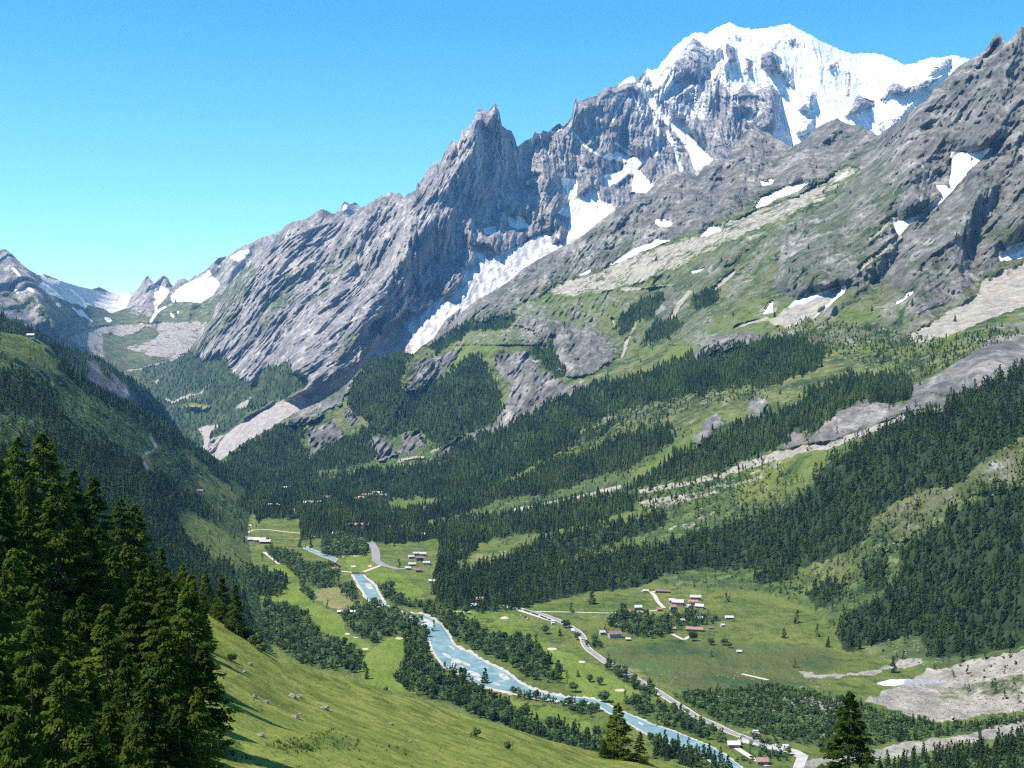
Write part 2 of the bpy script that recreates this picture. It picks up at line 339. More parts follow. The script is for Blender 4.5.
def cov_far(c, U, V, u, v, us, vs):
    c['rock'][:] = np.clip((300 - V) / 60 + 0.45, 0.15, 0.62)
    paint(c['rock'], us, vs, [(134, 292), (148, 275), (158, 300), (150, 318), (128, 308)], 1)
    paint(c['rock'], us, vs, [(154, 284), (163, 274), (175, 288), (168, 296)], 1)
    paint(c['rock'], us, vs, [(0, 296), (30, 306), (55, 325), (70, 340), (40, 335), (0, 320)], 0.6)
    for p in ([(66, 339), (82, 330), (100, 326), (125, 324), (165, 322), (208, 321), (209, 330), (200, 336), (192, 350), (176, 358), (150, 357), (126, 350), (126, 346), (150, 341), (158, 335), (154, 329), (144, 327), (136, 333), (118, 338), (110, 332), (104, 335), (105, 358), (100, 358)],): paint(c['scree'], us, vs, p, 0.6)
    s = c['snow']
    paint(s, us, vs, [(36, 272), (60, 280), (100, 290), (133, 293), (128, 308), (112, 314), (98, 308), (80, 306), (60, 300), (44, 290)], 0.58)
    for p in ([(155, 282), (172, 291), (165, 300), (158, 306), (153, 297)], [(172, 294), (180, 286), (200, 277), (209, 268), (214, 276), (221, 283), (213, 296), (198, 304), (186, 302), (172, 303), (170, 298)], [(228, 258), (240, 250), (252, 248), (246, 259), (236, 263)], [(102, 316), (110, 317), (115, 321), (108, 323)], [(118, 319), (124, 321), (122, 324)], [(344, 203), (350, 205), (346, 212), (341, 212)], [(268, 232), (278, 231), (270, 236)], [(217, 266), (223, 264), (220, 270)]): paint(s, us, vs, p, 0.68)
    for p, wd in (([(12, 268), (20, 276)], 3), ([(40, 285), (52, 294)], 4), ([(28, 288), (34, 291)], 3), ([(68, 297), (85, 308)], 3), ([(80, 310), (92, 322)], 2.5), ([(72, 307), (82, 316)], 2.5), ([(155, 302), (156, 312), (151, 322)], 3), ([(156, 312), (166, 306)], 2.5), ([(170, 314), (173, 317)], 3), ([(178, 312), (179, 316)], 3), ([(57, 304), (60, 306)], 3), ([(16, 290), (18, 293)], 3)): line(s, us, vs, p, wd, None, 0.9)
    paint(c['forest'], us, vs, [(104, 334), (112, 333), (119, 338), (137, 333), (144, 327), (155, 329), (157, 335), (148, 341), (127, 346), (126, 349), (150, 357), (176, 359), (200, 352), (200, 400), (100, 400), (104, 358)], 0.62)
    c['scree'][c['forest'] > 0.5] = 0; line(c['scree'], us, vs, [(128, 371), (160, 364), (190, 354)], 2, None, 1)
def rel_far(U, V, Y, c):
    Y = Y - strokes(U, V, [([(5, 249), (30, 290), (60, 330)], 300, 16), ([(60, 280), (80, 300), (110, 325)], 150, 8), ([(148, 276), (147, 300), (150, 318)], 350, 12), ([(163, 275), (168, 300)], 200, 8), ([(262, 237), (235, 270), (212, 315)], 400, 18), ([(218, 258), (200, 290), (190, 310)], 250, 10), ([(245, 245), (225, 280)], 250, 8), ([(288, 229), (262, 262), (235, 300)], 400, 12), ([(345, 201), (345, 230)], 250, 10), ([(28, 269), (42, 300), (60, 330)], 150, 8)])
    P = world(U, V, Y); a = 0.35 + 0.65 * np.clip(c['rock'] * 1.3, 0, 1); a = a * (1 - 0.85 * (c['scree'] > .5)) * (1 - 0.7 * (c['forest'] > 0.5))
    s = P[..., 0] - 0.3 * P[..., 2]
    return Y - a * (420 * fbm(s / 900, P[..., 1] / 3000, P[..., 2] / 1500, 6, 0.55, True) + 60 * noise3(s / 60, P[..., 2] / 90, 0 * s))
sheet('far_valley_head', -20, 384, TOP_FAR, [(-400, 420), (60, 420), (200, 420), (380, 300), (800, 300)], 190, yfar, cov_far, rel_far, 0.5, 1.0, back=0.2, material='granite')

# ---- the great massif with the white summit
TOP_MAS = [(-200, 400), (100, 385), (118, 377), (128, 371), (150, 366), (172, 361), (186, 354), (198, 338), (206, 325), (213, 310), (222, 295), (228, 285), (240, 271), (256, 262), (266, 252), (278, 235), (284, 227), (288, 223), (297, 221), (306, 219), (312, 215), (321, 209), (326, 210), (331, 213), (340, 216), (350, 217), (361, 208), (373, 201), (380, 196), (391, 192), (396, 194), (400, 192), (403, 197), (410, 193), (416, 190), (417, 181), (419, 184), (425, 174), (431, 166), (434, 161), (437, 160), (439, 165), (444, 154), (448, 146), (452, 141), (455, 140), (458, 146), (460, 136), (463, 129), (465, 130), (468, 127), (471, 125), (474, 118), (477, 110), (480, 109), (482, 109), (486, 112), (490, 109), (493, 105), (495, 103), (497, 105), (499, 110), (502, 126), (507, 129), (512, 132), (515, 138), (517, 147), (522, 143), (527, 140), (532, 137), (535, 131), (538, 134), (543, 131), (549, 131), (554, 127), (559, 123), (563, 127), (568, 122), (572, 116), (574, 104), (576, 98), (578, 103), (581, 100), (590, 97), (597, 96), (602, 90), (607, 87), (617, 86), (620, 83), (624, 80), (629, 77), (633, 76), (636, 80), (639, 78), (643, 73), (648, 69), (652, 70), (657, 69), (664, 60), (669, 54), (674, 47), (684, 39), (690, 35), (697, 32), (706, 34), (713, 30), (724, 24), (729, 23), (734, 24), (738, 27), (752, 29), (768, 28), (780, 25), (790, 24), (797, 28), (805, 32), (823, 42), (843, 51), (855, 54), (868, 53), (880, 54), (893, 59), (904, 65), (911, 64), (918, 62), (925, 59), (932, 57), (940, 58), (953, 55), (968, 59), (1000, 66), (1400, 110)]
ymas = TPS([(263, 262, 8600), (306, 219, 8800), (361, 208, 8900), (416, 190, 9000), (455, 140, 9100), (495, 104, 9200), (517, 147, 9700), (549, 131, 10300), (607, 87, 10900), (657, 69, 11300), (724, 24, 11900), (790, 24, 12000), (855, 54, 12300), (968, 59, 12600), (1100, 60, 12600), (150, 370, 9000), (110, 380, 9500), (200, 340, 8400), (225, 288, 8900), (180, 400, 7800), (200, 430, 6700), (215, 455, 5700), (256, 415, 5900), (300, 388, 6200), (230, 380, 7300), (340, 378, 6250), (385, 335, 7150), (300, 350, 7100), (300, 300, 7700), (400, 298, 7500), (450, 290, 7350), (410, 316, 7250), (431, 335, 6850), (470, 302, 7400), (450, 230, 8000), (512, 260, 8000), (560, 240, 8700), (600, 200, 9600), (540, 190, 9400), (640, 185, 10000), (700, 150, 10600), (760, 130, 10900), (850, 110, 11300), (600, 150, 10200), (413, 370, 6600), (600, 280, 7600), (900, 170, 10700), (700, 90, 11200), (780, 70, 11500), (1100, 200, 10500), (150, 470, 6000), (0, 430, 8500)])
GL = [(471, 245), (478, 246), (483, 244), (491, 249), (497, 256), (505, 251), (513, 249), (527, 242), (538, 236), (549, 231), (552, 244), (562, 245), (568, 235), (569, 217), (557, 213), (567, 205), (582, 195), (597, 187), (600, 200), (612, 205), (618, 215), (565, 262), (512, 298), (463, 330), (433, 352), (413, 360), (408, 342), (404, 328), (401, 319), (406, 310), (416, 314), (431, 302), (437, 296), (446, 295), (457, 285), (464, 276), (458, 267), (466, 266), (474, 257)]
def cov_mas(c, U, V, u, v, us, vs):
    r, s, sc, fo, sh = c['rock'], c['snow'], c['scree'], c['forest'], c['shrub']
    r[:] = 0.95; paint(r, u, v, [(100, 300), (240, 262), (262, 255), (250, 290), (228, 330), (205, 350), (170, 375), (100, 390)], 0.5)
    for p in ([(262, 300), (300, 255), (315, 262), (290, 310), (255, 340)], [(330, 250), (350, 235), (360, 250), (335, 290), (300, 330)], [(340, 330), (365, 330), (385, 345), (360, 370), (330, 375)], [(400, 290), (440, 280), (455, 290), (420, 305)]): paint(r, u, v, p, 0.5)
    # wooded foot of the massif and the flat beyond the debris
    paint(r, u, v, [(100, 372), (150, 366), (188, 352), (205, 360), (218, 352), (235, 372), (252, 385), (262, 368), (287, 362), (300, 375), (312, 384), (300, 392), (256, 410), (230, 430), (205, 445), (190, 470), (100, 470)], 0.0)
    paint(fo, u, v, [(100, 372), (150, 366), (188, 352), (205, 360), (218, 352), (235, 372), (252, 385), (262, 368), (287, 362), (300, 375), (312, 384), (300, 392), (256, 410), (230, 430), (205, 445), (190, 470), (100, 470)], 0.85)
    for p in ([(162, 401), (180, 397), (205, 388), (213, 383), (200, 394), (178, 401)], [(152, 385), (160, 380), (166, 377), (158, 384)], [(236, 405), (250, 398), (247, 405), (238, 408)]): paint(sc, u, v, p, 0.8); paint(fo, u, v, p, 0)
    paint(c['dry'], us, vs, [(184, 404), (200, 405), (212, 407), (205, 409), (190, 408)], 1); paint(fo, us, vs, [(184, 404), (200, 405), (212, 407), (205, 409), (190, 408)], 0)
    paint(c['bright'], u, v, [(165, 402), (205, 400), (240, 388), (245, 392), (215, 405), (180, 412)], 0.7)
    # debris tongue
    deb = [(214, 464), (206, 455), (212, 452), (226, 434), (240, 423), (256, 412), (275, 402), (292, 398), (310, 391), (330, 381), (348, 372), (360, 362), (368, 352), (378, 332), (388, 324), (401, 318), (410, 338), (416, 350), (400, 375), (340, 410), (290, 440), (240, 470), (214, 475)]
    for k, q in ((r, 0), (fo, 0), (sc, 1.0)): paint(k, us, vs, deb, q)
    for p in ([(197, 428), (206, 426), (216, 424), (219, 427), (212, 430), (210, 440), (207, 450), (212, 458), (206, 458), (203, 448), (204, 436), (199, 431)],): paint(sc, us, vs, p, 1.0); paint(fo, us, vs, p, 0)
    # the icefall and its tributaries
    paint(s, us, vs, GL, 0.93); paint(s, us, vs, [(484, 262), (510, 256), (540, 246), (545, 262), (500, 290), (470, 305), (455, 312), (470, 290)], 0.66)
    paint(s, us, vs, [(446, 318), (460, 308), (470, 320), (448, 335), (430, 342)], 0.4); sc[:] = np.where((s > .5) & (V > 238) & (U > 395), np.clip(0.42 + 1.9 * fbm(U / 6, V / 9, 0 * U, 4, .6), 0.05, .9), sc)
    for p in ([(374, 322), (378, 320), (382, 335), (377, 333), (371, 338), (369, 326)], [(508, 216), (522, 216), (530, 227), (520, 230), (509, 226)], [(483, 229), (497, 225), (497, 232), (487, 236)], [(562, 178), (577, 180), (577, 195), (570, 203)], [(604, 155), (619, 152), (628, 158), (644, 155), (647, 160), (638, 170), (645, 177), (652, 186), (647, 194), (632, 192), (634, 176), (628, 175), (617, 185), (606, 187), (604, 175), (621, 172), (628, 163), (608, 159)], [(637, 84), (641, 81), (654, 100), (663, 115), (678, 120), (692, 137), (702, 148), (713, 161), (708, 167), (695, 170), (690, 155), (682, 140), (671, 127), (661, 120), (652, 107), (643, 92)], [(617, 87), (622, 81), (633, 75), (636, 81), (628, 83)], [(525, 182), (536, 175), (536, 180), (527, 185)], [(532, 147), (543, 144), (538, 152)], [(549, 131), (560, 124), (562, 129), (553, 134)]): paint(s, us, vs, p, 0.88)
    for p, a, b in (([(667, 132), (674, 147), (682, 170)], 3, 3), ([(709, 66), (724, 80), (732, 88), (744, 107), (754, 125)], 6, 4), ([(655, 120), (658, 140), (657, 155)], 1.8, 1.8), ([(614, 142), (632, 155)], 2, 2), ([(629, 90), (620, 105), (612, 122)], 1.6, 1.6), ([(610, 95), (632, 92), (640, 110)], 1.5, 1.5), ([(570, 130), (590, 150), (605, 158)], 1.5, 1.5), ([(498, 210), (500, 196)], 2, 2), ([(484, 128), (492, 140)], 2, 2), ([(487, 152), (507, 163)], 2, 1), ([(668, 80), (655, 95)], 2, 2)): line(s, us, vs, p, a, b, 0.85)
    zb = (V < 120) & (U > 640) & (U < 715) & (s < 0.1); s[zb] = 0.46; zone = (V < 190) & (U > 517) & (s < 0.1); s[zone] = 0.31
    paint(s, us, vs, [(645, 70), (664, 57), (674, 44), (684, 36), (697, 30), (724, 22), (790, 20), (843, 48), (880, 51), (904, 62), (932, 54), (968, 55), (1010, 60), (990, 110), (900, 150), (790, 152), (768, 134), (752, 131), (742, 112), (728, 92), (718, 74), (708, 62), (700, 62), (688, 85), (668, 98), (655, 86)], 0.97)
    for p, q in (([(692, 37), (702, 42), (704, 52), (697, 72), (690, 82), (684, 72), (680, 84), (672, 84), (672, 66), (684, 48)], 0.2), ([(655, 78), (668, 62), (676, 60), (670, 90), (660, 100)], 0.5), ([(724, 42), (734, 47), (737, 62), (729, 63)], 0.1), ([(732, 27), (739, 38), (735, 39)], 0.1), ([(744, 57), (753, 60), (752, 73), (745, 72)], 0.2), ([(717, 62), (727, 60), (731, 80), (742, 94), (752, 115), (742, 110), (728, 92), (716, 76)], 0.3), ([(760, 54), (770, 51), (780, 56), (781, 76), (770, 68), (760, 68)], 0.15), ([(738, 90), (745, 82), (752, 92), (762, 87), (772, 84), (782, 95), (779, 130), (766, 134), (755, 128), (745, 107)], 0.22), ([(788, 40), (798, 38), (796, 46), (788, 49)], 0.1), ([(828, 66), (840, 58), (838, 66), (829, 71)], 0.15), ([(848, 71), (853, 75), (850, 97), (846, 95)], 0.2), ([(845, 117), (855, 97), (873, 101), (876, 106), (860, 113)], 0.1), ([(878, 101), (886, 88), (893, 82), (908, 87), (928, 80), (946, 74), (930, 87), (908, 95), (893, 92), (884, 103)], 0.25), ([(928, 74), (938, 61), (953, 57), (953, 70), (943, 67), (933, 78)], 0.3), ([(783, 65), (792, 68), (797, 90), (786, 86)], 0.35), ([(803, 96), (815, 90), (813, 112), (799, 109)], 0.3), ([(793, 116), (815, 119), (812, 133), (796, 138)], 0.35), ([(870, 130), (900, 112), (915, 100), (905, 120), (880, 140)], 0.45), ([(700, 46), (722, 46), (716, 60), (700, 62)], 0.6)): paint(s, us, vs, p, min(0.55, q + 0.2))
    sh[:] = 0
    r[sc > 0.5] = 0
S_MAS = [([(495, 104), (486, 150), (464, 190), (440, 225)], 420, 36), ([(440, 225), (405, 275), (372, 318)], 170, 30), ([(455, 140), (440, 180), (415, 225), (385, 265), (350, 315), (305, 370)], 420, 34), ([(391, 192), (360, 230), (320, 275), (285, 320), (250, 365), (225, 385)], 420, 30), ([(321, 209), (295, 250), (262, 300), (230, 340), (205, 360)], 380, 28), ([(288, 222), (262, 265), (232, 310), (212, 335)], 300, 22), ([(373, 201), (352, 262), (318, 330), (292, 375)], 320, 26), ([(416, 190), (405, 235), (380, 290), (345, 350), (330, 375)], 340, 26),
    ([(502, 126), (511, 165), (515, 200), (520, 225)], 330, 26), ([(477, 110), (462, 160), (445, 190)], 250, 18), ([(535, 131), (540, 165), (545, 200), (558, 240)], 380, 26), ([(576, 98), (560, 140), (553, 180), (560, 205)], 330, 24), ([(607, 87), (600, 125), (588, 165), (585, 190)], 360, 26), ([(633, 78), (630, 110), (645, 150), (665, 185)], 380, 26), ([(657, 69), (662, 100), (690, 130)], 220, 16), ([(684, 39), (690, 80), (705, 110), (722, 150), (730, 170)], 420, 34), ([(697, 32), (702, 60), (712, 95)], 220, 14), ([(724, 24), (735, 70), (752, 110), (765, 130)], 350, 26), ([(738, 27), (765, 70), (775, 125)], 300, 26), ([(790, 24), (790, 70), (800, 120), (805, 140)], 380, 34), ([(843, 51), (850, 90), (835, 125)], 340, 30), ([(904, 65), (885, 90), (858, 115)], 330, 26), ([(940, 58), (920, 90), (890, 115)], 300, 22), ([(817, 45), (820, 90)], 200, 16)]
def rel_mas(U, V, Y, c):
    Y = Y - 0.8 * strokes(U, V, S_MAS) * (1 - 0.95 * np.clip(2 * blur((c['snow'] > .6) * 1.0, 7), 0, 1)); P = world(U, V, Y); X, Z = P[..., 0], P[..., 2]
    k = np.clip((560 - U) / 200, 0, 1) * 0.6 + 0.06                    # the gullies lean on the left half of the massif
    w1 = fbm(X / 1500, Z / 1300, P[..., 1] / 5000, 3); w2 = fbm(X / 500 + 9, Z / 420, P[..., 1] / 3000, 3)
    s = X - k * Z + 300 * w1 + 50 * w2; t = Z + k * X + 200 * w1
    gl = (c['snow'] > 0.6); flat = np.maximum(c['scree'] > .5, (c['forest'] > .5) * 0.8)
    a = np.where(gl, np.where(V < 150, 0.34, 0.3), 1.0) * (1 - 0.92 * flat); a = blur(a, 2)
    n = 560 * fbm(s / 950, P[..., 1] / 4000, t / 2300, 3, 0.5, True) + 230 * fbm(s / 300, t / 1000, P[..., 1] / 2500, 5, 0.55, True) + np.where(U < 540, 85, 125) * fbm(s / 95, t / np.where(U < 540, 300, 520), P[..., 1] / 3000, 4, 0.68, True) + 110 * fbm(X / 300, Z / 190, P[..., 1] / 900, 5, 0.62) + 34 * noise3(s / 26, t / 90, 0 * s)
    fall = gl & (V > 235)
    n = np.where(fall, n * 0.3 + 95 * fbm(s / 80, t / 80, 0 * s, 4, 0.7, True), n)
    edge = np.clip((V - interp(TOP_MAS, U)) / 10, 0.25, 1)
    return Y - a * n * edge + flat * 25 * fbm(s / 100, t / 60, 0 * s, 4, 0.6)
LR_TOP = [(-400, 476), (150, 476), (205, 470), (215, 463), (228, 455), (240, 445), (256, 436), (270, 428), (284, 419), (298, 411), (320, 402), (338, 391), (350, 381), (358, 372), (363, 366), (374, 360), (388, 355), (398, 353), (408, 353), (413, 354), (422, 346), (431, 340), (445, 328), (461, 314), (476, 300), (494, 291), (512, 279), (525, 268), (537, 260), (562, 247), (575, 241), (587, 232), (600, 221), (612, 212), (626, 203), (637, 197), (648, 192), (654, 185), (657, 180), (663, 174), (668, 173), (674, 170), (680, 173), (686, 169), (692, 172), (697, 176), (704, 166), (711, 162), (717, 156), (721, 157), (724, 162), (730, 153), (737, 145), (742, 134), (747, 130), (752, 129), (760, 131), (768, 132), (774, 137), (780, 140), (790, 147), (797, 144), (805, 140), (812, 132), (818, 127), (828, 122), (838, 118), (841, 121), (845, 123), (852, 125), (860, 125), (870, 132), (878, 136), (882, 133), (890, 127), (897, 122), (903, 119), (908, 112), (913, 109), (921, 104), (928, 99), (933, 90), (940, 84), (948, 77), (954, 71), (960, 65), (968, 61), (974, 57), (980, 54), (985, 50), (990, 44), (994, 37), (997, 33), (1000, 35), (1003, 39), (1006, 43), (1010, 40), (1014, 36), (1018, 30), (1022, 26), (1026, 28), (1060, 10), (1400, -60)]
bot = [(u, v + 16) for u, v in LR_TOP]; bot[0] = (-400, 480)
sheet('high_massif', 95, 1000, TOP_MAS, [(-400, 480), (205, 480)] + bot[4:], 400, ymas, cov_mas, rel_mas, 1.4, 0.8, back=0.12, material='granite')

# ---- blue ridge behind the left slope
yl3 = TPS([(0, 313, 3500), (75, 350, 4200), (150, 392, 4800), (172, 419, 5000), (0, 400, 2800), (100, 450, 3500), (-200, 250, 3500), (60, 400, 3300), (190, 460, 5000)])
def cov_l3(c, U, V, u, v, us, vs):
    c['forest'][:] = 0.9; p = [(86, 360), (97, 361), (103, 378), (112, 373), (128, 387), (140, 399), (125, 402), (105, 392), (88, 384)]
    paint(c['rock'], us, vs, p, 0.85); paint(c['forest'], us, vs, p, 0.2)
def rel_l3(U, V, Y, c):
    P = world(U, V, Y); return Y - 130 * fbm(P[..., 0] / 300, P[..., 1] / 600, P[..., 2] / 500, 5, 0.55, True)
sheet('wooded_ridge', -20, 200, [(-400, 200), (-60, 292), (0, 314), (25, 325), (50, 340), (75, 350), (92, 356), (105, 361), (125, 375), (150, 392), (165, 408), (172, 419), (185, 440), (200, 470), (260, 520), (600, 700)], [(-400, 520), (200, 520), (600, 720)], 120, yl3, cov_l3, rel_l3, 0.5, 1.0)

# ---- left valley side
L2_TOP = [(-400, 180), (-100, 290), (-30, 322), (0, 332), (20, 335), (36, 339), (50, 347), (62, 362), (75, 372), (92, 386), (110, 397), (125, 404), (140, 411), (158, 421), (175, 431), (192, 444), (210, 456), (228, 469), (245, 481), (256, 496), (265, 507), (275, 530), (285, 560), (300, 600), (320, 640), (700, 900)]
L2_PTS = [(0, 332, 2150), (45, 343, 2250), (100, 391, 2500), (140, 411, 2750), (175, 431, 3000), (210, 456, 3180), (245, 481, 3330), (0, 400, 1650), (0, 480, 1000), (0, 560, 600), (100, 480, 1700), (60, 440, 1750), (100, 560, 1000), (150, 450, 2450), (150, 520, 1650), (200, 540, 2050), (200, 600, 1480), (180, 560, 1700), (100, 420, 2150), (200, 480, 2800), (180, 505, 2400), (-300, 300, 1600), (-200, 450, 700), (0, 700, 250), (200, 720, 900), (-300, 700, 200), (230, 520, 2650)]
for u_, v_ in ((256, 497), (252, 520), (253, 540), (256, 562), (259, 580), (264, 605), (276, 640)): L2_PTS += [(u_, v_, float(floor_y(u_, v_))), (u_ + 26, v_, 1.17 * float(floor_y(u_ + 28, v_)))]
yl2 = TPS(L2_PTS)
def cov_l2(c, U, V, u, v, us, vs):
    c['shrub'][:] = 0.72; fo = c['forest']
    paint(c['bright'], u, v, [(-300, 200), (0, 325), (45, 340), (62, 358), (80, 385), (55, 380), (0, 352), (-300, 300)], 0.7); paint(c['shrub'], u, v, [(-300, 200), (0, 325), (45, 340), (62, 358), (80, 385), (55, 380), (0, 352), (-300, 300)], 0.42)
    for p in ([(52, 345), (66, 358), (92, 381), (140, 405), (175, 425), (212, 450), (260, 490), (264, 520), (243, 508), (215, 482), (190, 462), (170, 446), (148, 432), (128, 416), (104, 404), (78, 388), (60, 372)], [(60, 430), (87, 439), (120, 452), (150, 471), (180, 486), (212, 509), (225, 526), (212, 524), (190, 511), (172, 506), (178, 525), (186, 538), (205, 553), (225, 564), (246, 600), (270, 660), (-100, 700), (-300, 480), (0, 450)], [(-50, 380), (20, 372), (55, 395), (66, 425), (40, 420), (-50, 410)]): paint(fo, u, v, p, 1)
    for p in ([(172, 507), (190, 512), (215, 527), (235, 535), (268, 545), (268, 575), (245, 569), (225, 566), (205, 556), (186, 539), (178, 524)], [(172, 447), (190, 452), (206, 465), (214, 478), (198, 472), (182, 460)], [(192, 475), (215, 478), (244, 486), (244, 500), (226, 500), (205, 494)]): paint(fo, u, v, p, 0); paint(c['shrub'], u, v, p, 0.32); paint(c['bright'], u, v, p, 0.9)
    line(c['scree'], U, V, [(149.5, 433), (152, 440), (156, 446), (154, 451), (147, 453), (142, 457), (145, 464), (149, 470)], 2.4); line(c['scree'], U, V, [(139, 408), (140, 415), (143, 424)], 2.6)
    line(fo, U, V, [(149.5, 433), (152, 440), (156, 446), (154, 451), (147, 453), (142, 457), (145, 464), (149, 470)], 10, None, 0); line(c['shrub'], U, V, [(149.5, 433), (156, 446), (147, 453), (142, 457), (149, 470)], 9, None, 0.3)
def rel_l2(U, V, Y, c):
    P = world(U, V, Y); k = np.clip((Y - 500) / 1500, 0, 1) * np.clip((245 - U) / 60, 0, 1)
    return Y - k * (110 * fbm(P[..., 0] / 260, P[..., 1] / 400, P[..., 2] / 300, 6, 0.55, True) + 8 * noise3(P[..., 0] / 20, P[..., 1] / 30, P[..., 2] / 20))
sheet('left_mountainside', -20, 320, L2_TOP, [(-400, 900), (320, 760), (700, 960)], 330, yl2, cov_l2, rel_l2, 0.4, 1.0, back=0.05)

# ---- valley floor and the whole right side of the valley, one continuous sheet
CONTACT = [(-400, 478), (200, 484), (260, 486), (340, 484), (420, 500), (470, 525), (520, 555), (600, 580), (700, 590), (760, 592), (810, 610), (850, 640), (900, 662), (960, 690), (1024, 720), (1100, 750), (1400, 860)]
PTS = [(1022, 27, 4600), (1024, 130, 3900), (1024, 250, 3300), (1024, 300, 2900), (1024, 340, 2450), (1024, 352, 2300), (1024, 368, 1950), (980, 391, 1960), (940, 411, 1975), (898, 423, 1990), (868, 443, 2010), (830, 463, 2030), (1024, 450, 1720), (1024, 600, 1400), (900, 500, 1790), (940, 398, 2230), (868, 430, 2230), (850, 485, 1930), (800, 495, 2010), (768, 514, 2130), (768, 456, 2350), (768, 400, 2700), (768, 345, 3150), (768, 300, 3650), (768, 215, 4700), (825, 190, 4950), (850, 163, 5250), (840, 140, 6100), (768, 132, 6900), (768, 180, 6000), (700, 165, 6800), (650, 192, 6600), (600, 250, 5900), (650, 250, 5250), (560, 247, 6300), (650, 320, 4500), (512, 279, 6000), (512, 310, 5400), (550, 340, 4700), (461, 314, 5800), (431, 340, 5500), (413, 354, 5300), (388, 355, 5200), (363, 366, 5200), (338, 391, 5000), (298, 411, 4900), (256, 436, 4700), (215, 463, 4500), (400, 400, 4600), (470, 400, 4250), (450, 440, 3900), (350, 440, 4300), (512, 420, 3750), (600, 400, 3450), (687, 396, 2950), (600, 450, 3000), (600, 500, 2520), (687, 480, 2330), (512, 470, 3200), (450, 470, 3550), (512, 520, 2620), (400, 470, 3850), (650, 372, 3700), (700, 300, 4100), (850, 300, 3300), (900, 335, 2900), (950, 300, 3050), (900, 200, 3850), (950, 100, 4500), (928, 100, 4750), (878, 138, 5400), (900, 405, 2330), (960, 365, 2330), (700, 550, 2080), (850, 580, 1720), (930, 600, 1560), (560, 360, 4350), (600, 330, 4700), (300, 465, 4250), (1400, -60, 4000), (1400, 300, 2500), (1400, 600, 1100), (1200, 450, 1500)]
for u_, v_ in CONTACT[1:]: PTS += [(u_, v_ + dv, float(floor_y(u_, v_ + dv))) for dv in (0, 30)]
PTS += [(u_, 640, float(floor_y(u_, 640))) for u_ in (300, 500, 700)] + [(u_, 780, float(floor_y(u_, 780))) for u_ in (300, 600, 900)]
ylr0 = TPS(PTS)
def ylr(u, v):
    u = np.asarray(u, float); v = np.asarray(v, float); d = v - interp(CONTACT, u); w_ = np.clip(d / 14 + 0.5, 0, 1); w_ = w_ * w_ * (3 - 2 * w_)
    return np.exp(np.log(ylr0(u, v)) * (1 - w_) + np.log(floor_y(u, np.maximum(v, 465))) * w_)
FOREST_SLOPE = [
 [(363, 366), (388, 354), (410, 353), (405, 366), (398, 380), (406, 395), (400, 408), (375, 424), (352, 415), (346, 402), (352, 385)],
 [(476, 352), (490, 370), (498, 395), (505, 410), (494, 425), (470, 432), (446, 446), (432, 444), (418, 428), (404, 436), (385, 436), (363, 430), (406, 394), (441, 380), (462, 362)],
 [(225, 460), (256, 437), (288, 424), (306, 430), (300, 445), (311, 459), (345, 440), (375, 425), (368, 445), (378, 460), (340, 470), (281, 478), (220, 480)],
 [(220, 476), (256, 480), (300, 475), (331, 477), (370, 471), (406, 467), (436, 461), (468, 441), (512, 425), (550, 403), (587, 388), (620, 380), (652, 371), (687, 359), (724, 350), (768, 341), (800, 338), (830, 350), (812, 372), (790, 378), (768, 388), (737, 387), (687, 396), (650, 404), (612, 414), (587, 428), (562, 441), (535, 460), (512, 476), (490, 490), (450, 498), (400, 505), (360, 515), (300, 520), (256, 520)],
 [(300, 515), (440, 500), (512, 484), (532, 472), (552, 459), (580, 456), (603, 446), (624, 436), (667, 424), (674, 441), (655, 456), (642, 458), (630, 470), (600, 476), (574, 485), (545, 496), (512, 497), (470, 512), (430, 520), (300, 535)],
 [(530, 455), (560, 443), (600, 428), (640, 412), (600, 436), (560, 452), (530, 466), (512, 480)],
 [(632, 486), (650, 474), (664, 464), (672, 456), (702, 444), (729, 429), (768, 414), (792, 408), (818, 386), (850, 376), (908, 378), (912, 400), (890, 405), (860, 400), (838, 411), (822, 424), (813, 440), (800, 428), (792, 432), (780, 447), (768, 455), (737, 464), (729, 472), (700, 478), (674, 482), (650, 486), (624, 492)],
 [(300, 530), (400, 528), (440, 524), (512, 514), (560, 504), (622, 492), (637, 495), (632, 512), (587, 525), (545, 533), (512, 536), (470, 545), (440, 560), (440, 540), (380, 545), (365, 538), (300, 540)],
 [(440, 560), (470, 548), (512, 552), (562, 534), (612, 524), (662, 513), (668, 524), (642, 535), (587, 550), (545, 566), (520, 575), (600, 552), (652, 548), (687, 534), (724, 525), (768, 512), (790, 505), (806, 494), (810, 483), (830, 460), (868, 440), (898, 420), (940, 408), (980, 388), (1024, 365), (1120, 330), (1120, 420), (1024, 437), (1003, 449), (980, 464), (963, 484), (918, 491), (888, 508), (868, 524), (868, 541), (830, 560), (790, 571), (768, 566), (737, 571), (692, 571), (662, 576), (640, 588), (600, 592), (560, 600), (530, 607), (515, 612), (470, 612), (440, 608), (432, 590), (436, 570)],
 [(835, 630), (850, 610), (875, 600), (893, 585), (905, 565), (895, 556), (915, 540), (938, 524), (965, 505), (990, 495), (1024, 484), (1120, 450), (1120, 620), (1024, 648), (975, 657), (930, 659), (918, 635), (878, 644), (845, 652)],
 [(806, 592), (826, 580), (845, 585), (838, 600), (815, 612)], [(858, 560), (885, 555), (890, 592), (862, 594)], [(754, 574), (775, 566), (800, 572), (780, 582), (758, 585)],
 [(615, 322), (642, 299), (664, 296), (652, 320), (636, 322), (622, 336)], [(640, 345), (655, 324), (681, 320), (678, 332), (652, 346)], [(430, 346), (470, 322), (512, 318), (510, 328), (470, 332), (436, 356)], [(528, 352), (540, 345), (552, 352), (566, 378), (556, 380)], [(690, 300), (710, 290), (720, 300), (695, 312)]]
